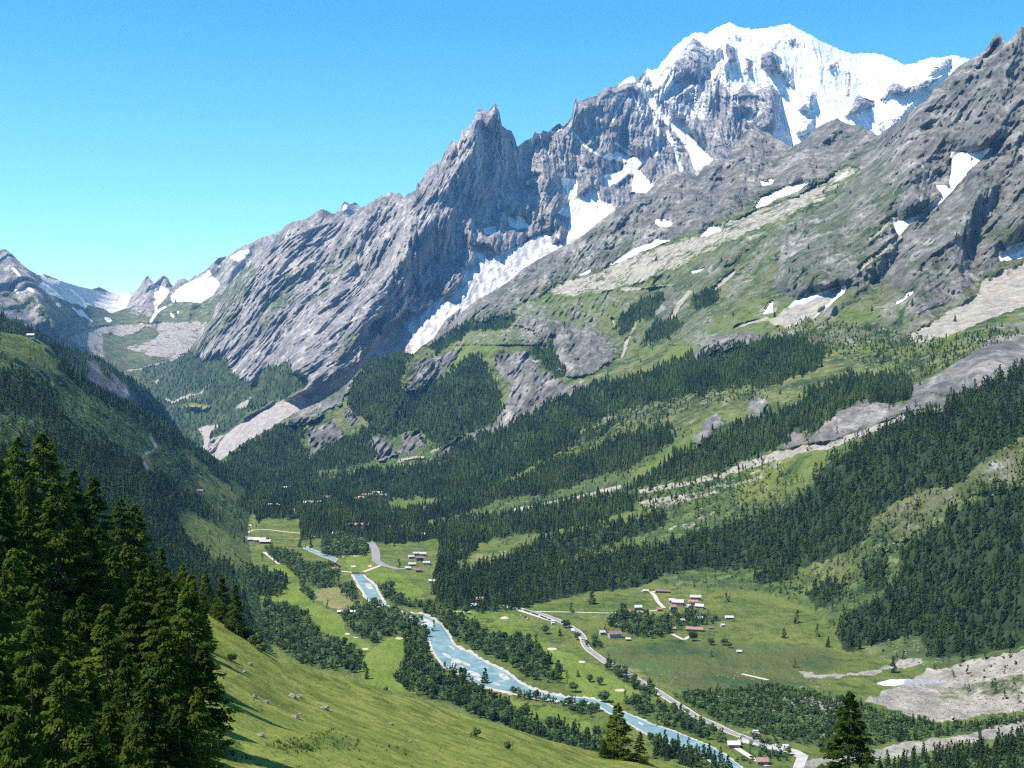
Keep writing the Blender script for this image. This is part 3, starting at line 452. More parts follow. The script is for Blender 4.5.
SPARSE = [[(587, 428), (612, 414), (650, 404), (687, 396), (737, 387), (768, 388), (768, 400), (724, 404), (692, 410), (640, 430), (600, 446), (560, 452)], [(810, 484), (768, 456), (740, 470), (640, 492), (640, 512), (668, 512), (724, 526), (768, 512), (800, 500)], [(870, 524), (888, 508), (918, 491), (963, 484), (1003, 449), (1024, 437), (1024, 486), (965, 506), (938, 526), (893, 556), (868, 566)], [(760, 590), (830, 562), (868, 545), (890, 560), (860, 600), (850, 620)], [(768, 340), (800, 320), (860, 325), (900, 335), (950, 340), (1000, 325), (1024, 335), (975, 352), (943, 372), (908, 384), (830, 350)], [(545, 405), (600, 385), (560, 398), (512, 440)]]
FLOORZ = [  # pixel outline, share of broadleaved, height range, density, label bits
 ([(341, 616), (366, 603), (396, 611), (421, 623), (428, 638), (431, 663), (406, 661), (403, 633), (383, 638), (378, 646), (366, 641), (351, 633)], 0.75, (8, 13), 1.0, 'between the two lower fairways and the river bridge'),
 ([(396, 681), (397, 673), (408, 655), (431, 665), (446, 670), (463, 675), (473, 688), (491, 697), (512, 708), (512, 728), (481, 718), (446, 703), (411, 695)], 0.35, (9, 15), 1.1, 'on the near bank below the gravel bars'),
 ([(378, 588), (391, 585), (396, 598), (431, 606), (446, 613), (473, 623), (496, 636), (512, 643), (512, 666), (488, 656), (468, 648), (453, 638), (441, 623), (420, 610), (396, 606), (384, 598)], 0.6, (8, 13), 1.1, 'along the far bank of the blue river'),
 ([(512, 638), (537, 641), (544, 658), (562, 671), (574, 680), (569, 686), (537, 683), (512, 670)], 0.3, (9, 15), 1.1, 'in the wood between the long fairway and the river'),
 ([(281, 605), (306, 614), (316, 633), (356, 650), (366, 660), (366, 670), (351, 675), (331, 670), (313, 653), (291, 643), (286, 628)], 0.65, (8, 13), 1.0, 'in the wood left of the brightest fairway'),
 ([(265, 548), (282, 550), (300, 555), (304, 566), (320, 563), (337, 566), (340, 576), (337, 587), (320, 590), (298, 580), (286, 568), (271, 560)], 0.8, (6, 11), 1.0, 'in the scrub wood beside the narrow upper stream'),
 ([(298, 590), (303, 582), (318, 600), (317, 606), (308, 600)], 0.7, (7, 10), 1.0, 'in the strip beside the tan practice field'),
 ([(337, 588), (352, 585), (358, 594), (354, 602), (345, 600)], 0.6, (9, 13), 1.0, 'behind the tan practice field by the river'),
 ([(205, 552), (243, 567), (261, 572), (273, 573), (287, 580), (286, 592), (273, 600), (261, 596), (236, 590)], 0.1, (12, 17), 1.0, 'in the wood above the left fairway'),
 ([(264, 602), (290, 612), (307, 640), (330, 672), (300, 664), (262, 640)], 0.4, (9, 14), 1.0, 'below the left fairway beside the grassy spur'),
 ([(512, 716), (522, 711), (539, 723), (562, 728), (590, 736), (612, 746), (612, 757), (562, 750), (512, 732), (470, 715)], 0.25, (10, 15), 1.2, 'just beyond the crest of the grassy spur'),
 ([(648, 738), (672, 748), (700, 752), (722, 762), (740, 785), (680, 785), (655, 765)], 0.15, (11, 16), 1.2, 'on the near bank of the lower river reach'),
 ([(624, 701), (652, 701), (694, 718), (727, 736), (730, 744), (707, 740), (662, 728), (630, 713)], 0.6, (7, 11), 1.3, 'between the lower river reach and the road'),
 ([(602, 661), (632, 676), (652, 686), (657, 698), (642, 695), (607, 670)], 0.75, (7, 11), 1.0, 'in the row beside the road at the long fairway'),
 ([(604, 624), (622, 610), (640, 616), (662, 620), (672, 633), (660, 639), (637, 638), (619, 630)], 0.65, (9, 14), 1.1, 'in the grove beside the hamlet'),
 ([(660, 616), (674, 612), (686, 616), (704, 622), (690, 634), (676, 630), (664, 624)], 0.5, (7, 11), 0.8, 'among the houses of the hamlet'),
 ([(678, 616), (690, 612), (700, 613), (717, 619), (714, 625), (690, 626)], 0.5, (8, 12), 0.9, 'behind the pale roofs of the hamlet'),
 ([(584, 645), (598, 640), (604, 647), (594, 651)], 0.8, (8, 11), 1.0, 'beside the white roadside chalet'),
 ([(512, 690), (545, 698), (560, 704), (580, 700), (604, 712), (590, 718), (560, 706), (512, 698)], 0.6, (7, 11), 1.0, 'on the islet strip by the middle river reach'),
 ([(674, 697), (700, 692), (740, 690), (768, 684), (800, 692), (850, 700), (880, 712), (960, 727), (1024, 714), (1100, 700), (1100, 712), (1024, 722), (990, 730), (900, 742), (860, 746), (820, 748), (770, 737), (720, 722)], 0.55, (4, 8), 1.5, 'in the scrub between the marsh meadow and the gravel bed'),
 ([(882, 764), (900, 760), (960, 750), (1024, 740), (1100, 725), (1100, 800), (860, 800)], 0.05, (12, 17), 1.0, 'in the wood below the gravel bed'),
 ([(322, 540), (345, 536), (368, 545), (366, 556), (340, 558), (322, 556)], 0.8, (9, 14), 1.2, 'in the round wood beside the upper road'),
 ([(750, 738), (765, 738), (790, 748), (795, 760), (780, 764), (757, 752)], 0.7, (6, 9), 0.6, 'by the roadside parking'),
 ([(740, 742), (756, 748), (770, 765), (735, 765)], 0.7, (6, 9), 0.5, 'by the bend of the lower road')]
SNOW_R = [[(950, 152), (973, 153), (993, 147), (985, 156), (968, 172), (955, 188), (940, 204), (925, 214), (910, 224), (898, 237), (889, 216), (900, 221), (928, 206), (943, 193), (933, 184), (948, 186), (952, 170)], [(808, 319), (820, 311), (840, 287), (848, 284), (845, 292), (830, 305), (815, 317)], [(783, 309), (800, 298), (807, 291), (815, 295), (835, 287), (843, 287), (820, 300), (803, 305)], [(762, 315), (768, 302), (774, 300), (772, 312)], [(998, 252), (1018, 243), (1040, 239), (1100, 225), (1100, 240), (1024, 258), (999, 262)], [(894, 305), (913, 289), (914, 293), (898, 304)], [(604, 267), (632, 251), (655, 240), (673, 240), (655, 247), (640, 253), (620, 262)], [(653, 219), (662, 218), (673, 223), (668, 227), (656, 224)], [(752, 209), (762, 196), (775, 190), (800, 181), (812, 180), (800, 190), (780, 197), (765, 206)], [(688, 272), (707, 267), (700, 272), (690, 274)], [(700, 233), (712, 225), (725, 230), (700, 238)], [(760, 180), (775, 178), (772, 184), (762, 186)], [(835, 180), (850, 168), (848, 174), (835, 184)], [(722, 268), (738, 260), (730, 266)], [(575, 277), (592, 268), (590, 273)], [(872, 683), (890, 679), (920, 679), (945, 680), (952, 681), (940, 683), (905, 685), (885, 686)]]
SCREE_LINES = [([(512, 511), (545, 504), (587, 495), (619, 487)], 4, 3.5), ([(640, 492), (672, 486), (700, 480), (719, 476), (732, 469)], 5, 6), ([(734, 469), (768, 457), (808, 448), (833, 444), (868, 431), (908, 415), (940, 408)], 9, 5), ([(640, 502), (700, 492), (768, 470)], 2.5, 3), ([(478, 372), (480, 384), (483, 392), (490, 406), (497, 417)], 2.5, 2), ([(672, 317), (682, 300), (690, 292)], 5, 4), ([(702, 302), (715, 288), (734, 272)], 5, 4), ([(622, 357), (627, 340), (637, 322)], 4, 2), ([(612, 318), (616, 335)], 2.5, 2), ([(735, 327), (768, 318)], 3, 4), ([(640, 288), (660, 286), (680, 285)], 1.6, 1.6), ([(622, 290), (640, 288)], 4, 2), ([(398, 461), (415, 457), (424, 457)], 3, 2.5), ([(398, 466), (412, 464)], 2, 2), ([(430, 452), (455, 440)], 2, 2), ([(870, 240), (890, 222), (935, 208)], 3, 4), ([(900, 236), (880, 252), (860, 268)], 6, 5)]
def cov_lr(c, U, V, u, v, us, vs):
    r, s, sc, fo, sh, br = c['rock'], c['snow'], c['scree'], c['forest'], c['shrub'], c['bright']
    d = V - interp(CONTACT, U); above = d < 0
    r[:] = np.where((V < 345), 0.46, np.where(above, 0.2, 0)); br[:] = np.where(above, 0.42, 0.75); sh[:] = np.where(above & (V > 430), 0.52, 0.22)
    # rock of the upper walls
    paint(r, u, v, [(400, 340), (461, 300), (560, 235), (650, 180), (752, 115), (900, 100), (1024, 10), (1400, -80), (1400, 190), (1024, 262), (995, 268), (955, 298), (918, 313), (890, 292), (875, 278), (848, 286), (820, 290), (790, 298), (768, 290), (775, 255), (790, 235), (830, 205), (862, 165), (850, 162), (800, 190), (762, 197), (712, 222), (672, 240), (632, 250), (604, 268), (577, 276), (544, 288), (512, 310), (470, 330), (432, 348)], 0.64)
    for p, q in (([(765, 262), (775, 235), (830, 200), (870, 160), (900, 150), (905, 190), (880, 240), (840, 280), (790, 290)], 0.52), ([(900, 290), (900, 260), (960, 205), (1024, 150), (1100, 100), (1100, 200), (1024, 255), (960, 290), (918, 311)], 0.58), ([(980, 60), (1010, 35), (960, 110), (935, 140)], 0.95), ([(432, 346), (512, 284), (560, 262), (575, 274), (544, 288), (512, 310), (480, 324)], 0.54), ([(740, 360), (700, 300), (760, 225), (780, 250), (768, 320)], 0.42), ([(512, 284), (600, 236), (640, 215), (650, 240), (600, 262), (545, 286), (512, 305)], 0.56), ([(800, 290), (850, 286), (900, 290), (918, 312), (903, 340), (860, 330), (812, 330)], 0.45)): paint(r, u, v, p, q)
    for p, q in (([(512, 322), (530, 316), (552, 320), (570, 325), (600, 332), (612, 346), (622, 356), (612, 362), (590, 374), (572, 378), (565, 375), (548, 350), (530, 330)], 0.62), ([(498, 352), (530, 350), (556, 372), (562, 384), (540, 392), (512, 392), (496, 372)], 0.64), ([(444, 352), (462, 345), (448, 375), (425, 392), (408, 392), (412, 362)], 0.62), ([(512, 392), (560, 384), (596, 384), (560, 404), (512, 428), (481, 440), (455, 452), (430, 456), (455, 442), (488, 424), (500, 405)], 0.72), ([(308, 431), (331, 421), (343, 436), (321, 454), (311, 452)], 0.95), ([(348, 404), (361, 421), (351, 428), (344, 412)], 0.9), ([(366, 446), (376, 436), (390, 446), (396, 456), (381, 460)], 0.85), ([(406, 434), (416, 429), (428, 446), (412, 452), (398, 452)], 0.95), ([(471, 398), (478, 400), (480, 412), (472, 414)], 0.9), ([(274, 428), (298, 411), (338, 391), (358, 372), (356, 384), (338, 404), (306, 424), (276, 434)], 0.6), ([(687, 357), (707, 342), (737, 333), (768, 336), (768, 343), (724, 350), (700, 356)], 0.9), ([(780, 447), (792, 430), (813, 440), (822, 424), (838, 411), (860, 402), (885, 400), (912, 410), (870, 432), (833, 444), (790, 452), (768, 458), (768, 452)], 0.9), ([(908, 384), (923, 384), (945, 370), (975, 351), (1000, 341), (1024, 336), (1120, 310), (1120, 335), (1024, 370), (993, 385), (940, 410), (910, 412)], 1.0), ([(708, 416), (718, 414), (722, 424), (700, 445), (690, 444), (702, 428)], 0.85), ([(748, 400), (768, 398), (762, 414), (750, 412)], 0.9), ([(640, 310), (690, 288), (700, 300), (680, 318), (650, 330)], 0.6), ([(545, 452), (580, 430), (620, 414), (640, 410), (600, 436), (560, 452)], 0.42), ([(590, 415), (640, 400), (730, 386), (730, 402), (660, 415), (610, 430)], 0.42), ([(805, 560), (850, 560), (840, 590), (800, 600)], 0.25), ([(870, 510), (920, 492), (990, 460), (1024, 440), (1024, 480), (960, 500), (900, 545)], 0.42)): paint(r, u, v, p, q); paint(sh, u, v, p, 0.3)
    line(r, u, v, [(770, 455), (820, 435), (880, 415), (905, 408)], 8, None, 0.8)
    # grass
    for p, q in (([(441, 340), (466, 330), (506, 332), (514, 338), (481, 356), (456, 366), (441, 371), (436, 350)], 1), ([(512, 305), (540, 296), (620, 296), (650, 318), (612, 334), (560, 325), (525, 315)], 0.85), ([(622, 400), (680, 340), (768, 300), (800, 330), (720, 350), (652, 372), (600, 388), (560, 402)], 0.95), ([(840, 330), (860, 345), (908, 347), (993, 327), (1024, 312), (1120, 285), (1120, 300), (1024, 326), (930, 347), (860, 350)], 1), ([(630, 478), (655, 460), (690, 436), (702, 420), (722, 416), (700, 445), (660, 470), (640, 482)], 1), ([(512, 462), (545, 452), (600, 425), (560, 455), (512, 480)], 0.9), ([(512, 540), (600, 520), (660, 508), (640, 520), (540, 545)], 0.9), ([(520, 575), (600, 548), (650, 538), (600, 556), (530, 580)], 0.9), ([(750, 300), (850, 300), (900, 310), (840, 330), (768, 335)], 0.8), ([(366, 446), (356, 438), (368, 430), (372, 436)], 1), ([(768, 452), (833, 446), (868, 440), (830, 462), (806, 484), (768, 500), (740, 500), (740, 470)], 0.7)): paint(br, u, v, p, q); paint(sh, u, v, p, 0.33)
    # scree and gravel
    for p, q in (([(542, 296), (560, 282), (600, 270), (635, 255), (672, 244), (700, 232), (752, 211), (800, 194), (848, 165), (860, 168), (830, 197), (790, 217), (740, 237), (700, 256), (660, 276), (625, 287), (600, 293), (570, 297)], 0.56), ([(768, 324), (783, 310), (843, 288), (808, 320), (790, 327)], 0.95), ([(903, 341), (923, 327), (968, 300), (993, 274), (1024, 264), (1120, 235), (1120, 285), (1024, 306), (975, 325), (928, 343)], 0.93), ([(860, 702), (880, 692), (900, 684), (925, 672), (960, 664), (1024, 650), (1120, 630), (1120, 700), (1024, 712), (990, 716), (950, 722), (925, 722), (905, 715), (880, 706)], 0.8), ([(838, 673), (858, 671), (895, 664), (905, 659), (918, 657), (925, 662), (905, 668), (870, 676), (840, 676)], 0.7), ([(778, 698), (800, 696), (835, 700), (838, 705), (826, 712), (808, 704), (780, 704)], 0.6), ([(794, 670), (806, 673), (842, 675), (840, 678), (806, 678)], 0.85), ([(880, 748), (910, 742), (960, 737), (993, 727), (1024, 721), (1120, 700), (1120, 716), (1024, 735), (1003, 737), (960, 744), (927, 752), (900, 756), (882, 758), (850, 762), (800, 770), (806, 760), (850, 754)], 1), ([(950, 665), (1024, 650), (1024, 660), (955, 676)], 0.9)): paint(sc, u, v, p, q); paint(r, u, v, p, 0)
    for p, a, b in SCREE_LINES: line(sc, us, vs, p, a, b, 0.9); line(r, us, vs, p, a, b, 0.0)
    for p, q in (([(640, 504), (700, 490), (768, 462), (800, 452), (760, 480), (700, 500), (650, 514)], 0.46), ([(940, 690), (1024, 672), (1024, 690), (940, 705)], 0.55), ([(654, 536), (700, 514), (740, 500), (700, 525)], 0.4)): paint(sc, u, v, p, q)
    # woods
    for p in FOREST_SLOPE: paint(fo, u, v, p, 1.0)
    for p in ([(385, 500), (430, 498), (450, 500), (420, 511), (386, 509)], [(460, 558), (508, 545), (515, 556), (478, 568), (462, 572)], [(374, 552), (400, 548), (428, 545), (436, 560), (430, 590), (420, 600), (386, 590), (380, 568)]): paint(fo, u, v, p, 0); paint(br, u, v, p, 0.9); paint(sh, u, v, p, 0.2)
    for a in (r, sc): a[(fo > 0.9)] = np.minimum(a[fo > 0.9], 0.2)
    for p, bl, hh, dn, lb in FLOORZ: paint(c['shrub'], us, vs, p, 0.62)
    paint(sh, u, v, FLOORZ[19][0], 0.75); paint(fo, u, v, FLOORZ[19][0], 0)
    line(fo, U, V, [(640, 494), (672, 486), (719, 476), (732, 469), (808, 448), (868, 431), (908, 415)], 7, 8, 0)
    for p, a, b in SCREE_LINES[:3]: line(fo, us, vs, p, a + 1, b + 1, 0)
    for p in SNOW_R: paint(s, us, vs, p, 0.97)
    # managed grass on the floor
    fa = c['fair']
    for p in ([(261, 598), (275, 594), (291, 584), (300, 582), (306, 592), (313, 603), (330, 610), (343, 615), (346, 633), (356, 638), (368, 643), (376, 651), (356, 651), (331, 638), (316, 626), (306, 613), (281, 603)], [(356, 668), (366, 655), (386, 638), (403, 635), (406, 651), (396, 671), (401, 683), (420, 695), (396, 691), (366, 684)], [(264, 567), (286, 562), (298, 569), (296, 576), (279, 578), (267, 576)], [(446, 612), (484, 610), (515, 614), (527, 624), (535, 640), (545, 648), (575, 655), (600, 668), (640, 692), (645, 700), (600, 704), (575, 695), (545, 660), (515, 642), (480, 628)], [(345, 556), (372, 552), (378, 560), (384, 565), (368, 572), (348, 570)], [(384, 566), (410, 580), (425, 590), (420, 600), (400, 600), (380, 586), (365, 574)], [(512, 700), (550, 705), (590, 720), (600, 738), (560, 726), (512, 712)]): paint(fa, us, vs, p, 0.9)
    paint(fa, us, vs, [(446, 612), (484, 610), (515, 614), (527, 624), (560, 660), (600, 668), (640, 692), (645, 700), (600, 704), (575, 695), (545, 660), (515, 642), (480, 628)], 0.62)
    paint(fa, us, vs, [(512, 700), (550, 705), (590, 720), (600, 738), (560, 726), (512, 712)], 0.6); paint(fa, us, vs, [(384, 566), (410, 580), (425, 590), (420, 600), (400, 600), (380, 586), (365, 574)], 0.62)
    for p, q in (([(311, 590), (338, 586), (348, 594), (353, 600), (352, 612), (336, 611), (318, 601)], 0.85), ([(228, 517), (238, 516), (248, 525), (240, 524)], 0.9), ([(600, 662), (640, 655), (650, 672), (660, 690), (640, 680)], 0.45), ([(460, 558), (508, 545), (515, 556), (478, 568)], 0.6), ([(250, 530), (310, 536), (300, 546), (262, 545)], 0.42), ([(522, 622), (545, 628), (560, 645), (545, 648)], 0.5)): paint(c['dry'], us, vs, p, q)
    paint(c['marsh'], u, v, [(592, 656), (615, 645), (660, 640), (740, 642), (830, 648), (850, 665), (800, 690), (740, 695), (680, 692), (640, 670)], 0.8)
S_LR = [([(752, 129), (745, 165), (730, 205), (722, 222)], 260, 18), ([(717, 157), (706, 190), (696, 228)], 230, 16), ([(674, 170), (664, 200), (655, 240)], 230, 16), ([(838, 119), (812, 155), (790, 195)], 260, 24), ([(637, 197), (605, 240), (580, 275)], 160, 20), ([(612, 212), (560, 262), (530, 292)], 120, 16),
    ([(997, 34), (965, 85), (938, 125), (915, 165), (890, 205), (862, 250), (830, 285)], 250, 30), ([(1022, 27), (1002, 85), (978, 140), (965, 165)], 260, 26), ([(928, 100), (898, 145), (870, 190), (835, 230), (800, 275)], 240, 24), ([(1060, 60), (1024, 130), (990, 180), (955, 225), (925, 275), (915, 300)], 200, 32), ([(1100, 110), (1040, 190), (1000, 250)], 220, 26), ([(980, 190), (955, 245), (960, 290)], 140, 16), ([(913, 110), (905, 150), (915, 200)], 200, 20), ([(850, 165), (815, 200), (785, 230), (768, 260)], 150, 20),
    ([(800, 300), (740, 340), (700, 355)], 100, 14), ([(712, 290), (740, 250), (800, 215)], 90, 14), ([(413, 354), (385, 400), (352, 440), (335, 462)], 230, 30), ([(480, 350), (465, 385), (440, 420), (428, 446)], 210, 26), ([(405, 356), (402, 390), (385, 425)], 60, 10), ([(520, 345), (535, 370), (530, 395)], 120, 14), ([(560, 345), (575, 372)], 90, 10), ([(590, 345), (600, 365)], 80, 9), ([(562, 318), (600, 325), (620, 345)], -120, 12), ([(500, 352), (512, 380), (505, 412)], 120, 14), ([(640, 300), (625, 330), (615, 350)], 80, 9), ([(670, 300), (650, 335)], 80, 10),
    ([(1024, 340), (1000, 350), (975, 372)], 60, 12), ([(1060, 335), (1035, 350)], 50, 9), ([(950, 375), (930, 395)], 45, 8), ([(880, 400), (862, 420)], 45, 8), ([(835, 418), (820, 438)], 45, 7), ([(800, 435), (788, 448)], 40, 6), ([(720, 420), (700, 440)], 50, 8),
    ([(830, 300), (810, 262), (830, 240)], 80, 14), ([(790, 280), (800, 250)], 90, 12), ([(870, 270), (885, 255)], 80, 12)]
def rel_lr(U, V, Y, c):
    d = interp(CONTACT, U) - V; k = np.clip(d / 40, 0, 1)
    Y = Y - 0.72 * strokes(U, V, S_LR) * (1 - 0.85 * np.clip(2 * blur((c['snow'] > .6) * 1.0, 5), 0, 1)); P = world(U, V, Y); X, Z = P[..., 0], P[..., 2]; w1 = fbm(X / 700, Z / 600, P[..., 1] / 3000, 3); s = X - 0.65 * Z + 130 * w1; t = Z + 0.65 * X
    far = np.clip((Y - 2400) / 2600, 0.12, 1); rk = np.clip(c['rock'] * 1.2, 0, 1); smooth = np.maximum(c['scree'], c['snow'])
    a = k * (0.25 + 1.1 * rk) * (1 - 0.8 * (smooth > .6))
    n = 330 * far * fbm(s / (420 * far + 60), P[..., 1] / 2500, t / (1100 * far + 150), 6, 0.56, True) + 120 * far * fbm(s / 80, t / 420, P[..., 1] / 2000, 4, 0.68, True) + 70 * far * fbm(s / 150, t / 90, P[..., 1] / 700, 3, 0.7) + 16 * rk * noise3(s / 16, t / 24, 0 * s)
    n2 = 16 * fbm(X / 60, P[..., 1] / 80, 0 * X, 4, 0.6) * k
    edge = np.clip((V - interp(LR_TOP, U)) / 10, 0.3, 1)
    return Y - a * n * edge - n2
sheet('valley_and_slopes', 195, 1060, LR_TOP, [(-400, 940), (1400, 940)], 900, ylr, cov_lr, rel_lr, 0.9, 1.0, pad=400, back=0.10)

# ---- grassy spur in front of the camera
L1_TOP = [(-400, 470), (-100, 535), (0, 566), (100, 588), (170, 598), (205, 606), (225, 620), (256, 641), (281, 658), (330, 674), (356, 681), (393, 693), (430, 703), (456, 712), (490, 723), (512, 729), (549, 741), (580, 749), (612, 757), (645, 760), (672, 763), (687, 768), (740, 784), (800, 794), (900, 806), (1024, 830), (1400, 900)]
yl1 = TPS([(205, 607, 235), (0, 566, 190), (-300, 490, 190), (100, 590, 215), (0, 768, 78), (100, 700, 120), (200, 700, 140), (300, 768, 118), (300, 690, 205), (512, 729, 285), (456, 712, 275), (356, 681, 250), (400, 768, 150), (500, 768, 185), (612, 757, 325), (620, 770, 250), (687, 768, 340), (800, 800, 215), (848, 800, 195), (1024, 835, 200), (300, 900, 62), (0, 1000, 36), (600, 950, 60), (1000, 1000, 60), (1400, 900, 150), (700, 850, 130)])
def cov_l1(c, U, V, u, v, us, vs):
    for p in ([(256, 696), (262, 693), (275, 702), (268, 706), (257, 704)], [(288, 695), (303, 695), (302, 700), (290, 700)], [(277, 728), (292, 730), (285, 736)], [(318, 708), (330, 710), (326, 716)], [(278, 752), (292, 755), (282, 760)], [(300, 712), (315, 710), (318, 716), (302, 718)]): paint(c['rock'], us, vs, p, 0.55)
    for p in ([(262, 742), (300, 738), (330, 730), (350, 735), (362, 745), (400, 748), (410, 755), (370, 758), (330, 750), (290, 756), (262, 752)], [(210, 735), (240, 738), (250, 760), (200, 768)], [(465, 735), (480, 732), (478, 742)]): paint(c['shrub'], us, vs, p, 0.62)
    paint(c['shrub'], us, vs, [(-400, 400), (180, 590), (190, 640), (200, 700), (200, 740), (190, 1000), (-400, 1000)], 0.8)
def rel_l1(U, V, Y, c):
    P = world(U, V, Y); return Y + 5 * fbm(P[..., 0] / 30, P[..., 1] / 40, 0 * U, 4, 0.5) * np.clip(Y / 150, 0, 1) + 0.8 * noise3(P[..., 0] / 2.2, P[..., 1] / 4, 0 * U)
sheet('grassy_spur', -20, 1044, L1_TOP, [(-400, 1250), (1400, 1250)], 330, yl1, cov_l1, rel_l1, 0.35, 1.0, back=0.25, material='meadow')

# ground under everything, out to the horizon
bo = np_mesh('ground', [(-13000, -2500, -1120), (13000, -2500, -1120), (13000, 19400, -1120), (-13000, 19400, -1120)], [(0, 1, 2, 3)], M['meadow']); bo['kind'] = 'structure'

# ------------------------------------------------------------------ air
ztop = max(float(L['P'][..., 2].max()) for L in LAYERS.values()) + 40
def box_verts(x0, x1, y0, y1, z0, z1):
    return [(x, y, z) for z in (z0, z1) for x, y in ((x0, y0), (x1, y0), (x1, y1), (x0, y1))], [(0, 3, 2, 1), (4, 5, 6, 7), (0, 1, 5, 4), (1, 2, 6, 5), (2, 3, 7, 6), (3, 0, 4, 7)]
hm = bpy.data.materials.new('mountain_air'); hm.use_nodes = True; hn = hm.node_tree; hn.nodes.clear()
ho = hn.nodes.new('ShaderNodeOutputMaterial'); hv = hn.nodes.new('ShaderNodeVolumePrincipled'); hn.links.new(hv.outputs[0], ho.inputs['Volume'])
hv.inputs['Color'].default_value = (0.20, 0.50, 1.0, 1); hv.inputs['Density'].default_value = HAZE; hv.inputs['Anisotropy'].default_value = 0.1
hv.inputs['Absorption Color'].default_value = (1, 1, 1, 1)
hz = np_mesh('haze', *box_verts(-13100, 13100, -2600, 19500, -1121, ztop), hm, smooth=False); hz['kind'] = 'stuff'

# ------------------------------------------------------------------ things
def thing(name, label, cat, loc, rz=0, group=None):
    o = bpy.data.objects.new(name, None); COL.objects.link(o); o.location = loc; o.rotation_euler = (0, 0, rz)
    return tag(o, label, cat, group)
def on(layer, u, v):
    L = LAYERS[layer]; c = int(np.argmin(np.abs(L['U'][0] - u))); r = int(np.argmin(np.abs(L['V'][:, c] - v))); return Vector(L['P'][r, c].tolist())
def fl(u, v, dz=0.0):
    p = world(u, v, float(floor_y(u, v))); return Vector((p[0], p[1], p[2] + dz))
class MB:
    def __init__(s): s.v, s.f = [], []
    def box(s, x0, x1, y0, y1, z0, z1):
        v, f = box_verts(x0, x1, y0, y1, z0, z1); n = len(s.v); s.v += v; s.f += [tuple(i + n for i in q) for q in f]; return s
    def prism(s, pts, a0, a1, axis='y'):                # outline in (x,z) extruded along y, or in (y,z) along x
        n = len(s.v); k = len(pts)
        for a in (a0, a1): s.v += [(p, a, q) if axis == 'y' else (a, p, q) for p, q in pts]
        s.f += [tuple(n + i for i in range(k)), tuple(n + k + i for i in reversed(range(k)))] + [(n + i, n + (i + 1) % k, n + k + (i + 1) % k, n + k + i) for i in range(k)]; return s
    def tube(s, pts, r, sides=6):
        for (a, ra), (b, rb) in zip(zip(pts[:-1], r[:-1]), zip(pts[1:], r[1:])):
            a, b = Vector(a), Vector(b); d = (b - a).normalized(); q = d.to_track_quat('Z', 'Y'); n = len(s.v)
            for c, rr in ((a, ra), (b, rb)): s.v += [tuple(c + q @ Vector((rr * math.cos(t), rr * math.sin(t), 0))) for t in [2 * math.pi * i / sides for i in range(sides)]]
            s.f += [(n + i, n + (i + 1) % sides, n + sides + (i + 1) % sides, n + sides + i) for i in range(sides)]
        return s
    def mesh(s, name, m, smooth=False):
        me = bpy.data.meshes.new(name); me.from_pydata(s.v, [], s.f); me.materials.append(m); me.polygons.foreach_set('use_smooth', [smooth] * len(me.polygons)); me.update(); return me
    def build(s, name, m, parent=None, smooth=False):
        o = bpy.data.objects.new(name, s.mesh(name, m, smooth)); COL.objects.link(o); o.parent = parent; return o

# ---- river, roads, bunkers: sheets a hand's breadth above one another on the valley floor
def resample(pts, n):
    p = np.array(pts, float); d = np.concatenate([[0], np.cumsum(np.hypot(*np.diff(p, axis=0).T))]); t = np.linspace(0, d[-1], n)
    return np.stack([np.interp(t, d, p[:, 0]), np.interp(t, d, p[:, 1])], 1)
def strip(name, A, B, m, dz, grow=0.0, rough=0.0, n=90, kind='structure', seed=0):
    a, b = resample(A, n), resample(B, n); k = b - a; L = np.hypot(k[:, 0], k[:, 1])[:, None] + 1e-6; k = k / L
    i = np.arange(n); a = a - k * (grow + rough * fbm(i * 0.31 + seed, 0 * i, 0 * i, 3)[:, None] * 2); b = b + k * (grow + rough * fbm(i * 0.31 + seed + 40, 0 * i, 0 * i, 3)[:, None] * 2)
    rows = [a + (b - a) * t for t in np.linspace(0, 1, 5)]; V = []
    for r in rows:
        p = world(r[:, 0], r[:, 1], floor_y(r[:, 0], r[:, 1])); p[:, 2] += dz; V.append(p)
    V = np.concatenate(V); idx = np.arange(5 * n).reshape(5, n); f = np.stack([idx[:-1, :-1], idx[:-1, 1:], idx[1:, 1:], idx[1:, :-1]], -1).reshape(-1, 4)
    o = np_mesh(name, V, f, m); o['kind'] = kind; return o
def blob(name, cu, cv, ru, rv, m, dz, ang=0.0, n=28, seed=0, label=None, cat=None, group=None):
    t = np.linspace(0, 2 * math.pi, n, endpoint=False); r = 1 + 0.45 * fbm(np.cos(t) * 1.3 + seed * 7, np.sin(t) * 1.3, 0 * t + seed, 3)
    x, y = ru * r * np.cos(t), rv * r * np.sin(t); u = cu + x * math.cos(ang) - y * math.sin(ang); v = cv + x * math.sin(ang) + y * math.cos(ang)
    p = world(u, v, floor_y(u, v)); p[:, 2] += dz; c = p.mean(0); lo = p.copy(); lo[:, 2] -= dz + 0.3; c[2] += 0.12
    V = np.concatenate([[c], p, lo]); f = [(0, 1 + i, 1 + (i + 1) % n) for i in range(n)]
    me = bpy.data.meshes.new(name); me.from_pydata([tuple(q) for q in V], [], f + [(1 + i, 1 + n + i, 1 + n + (i + 1) % n, 1 + (i + 1) % n) for i in range(n)]); me.materials.append(m); me.update()
    o = bpy.data.objects.new(name, me); COL.objects.link(o); return tag(o, label, cat, group)
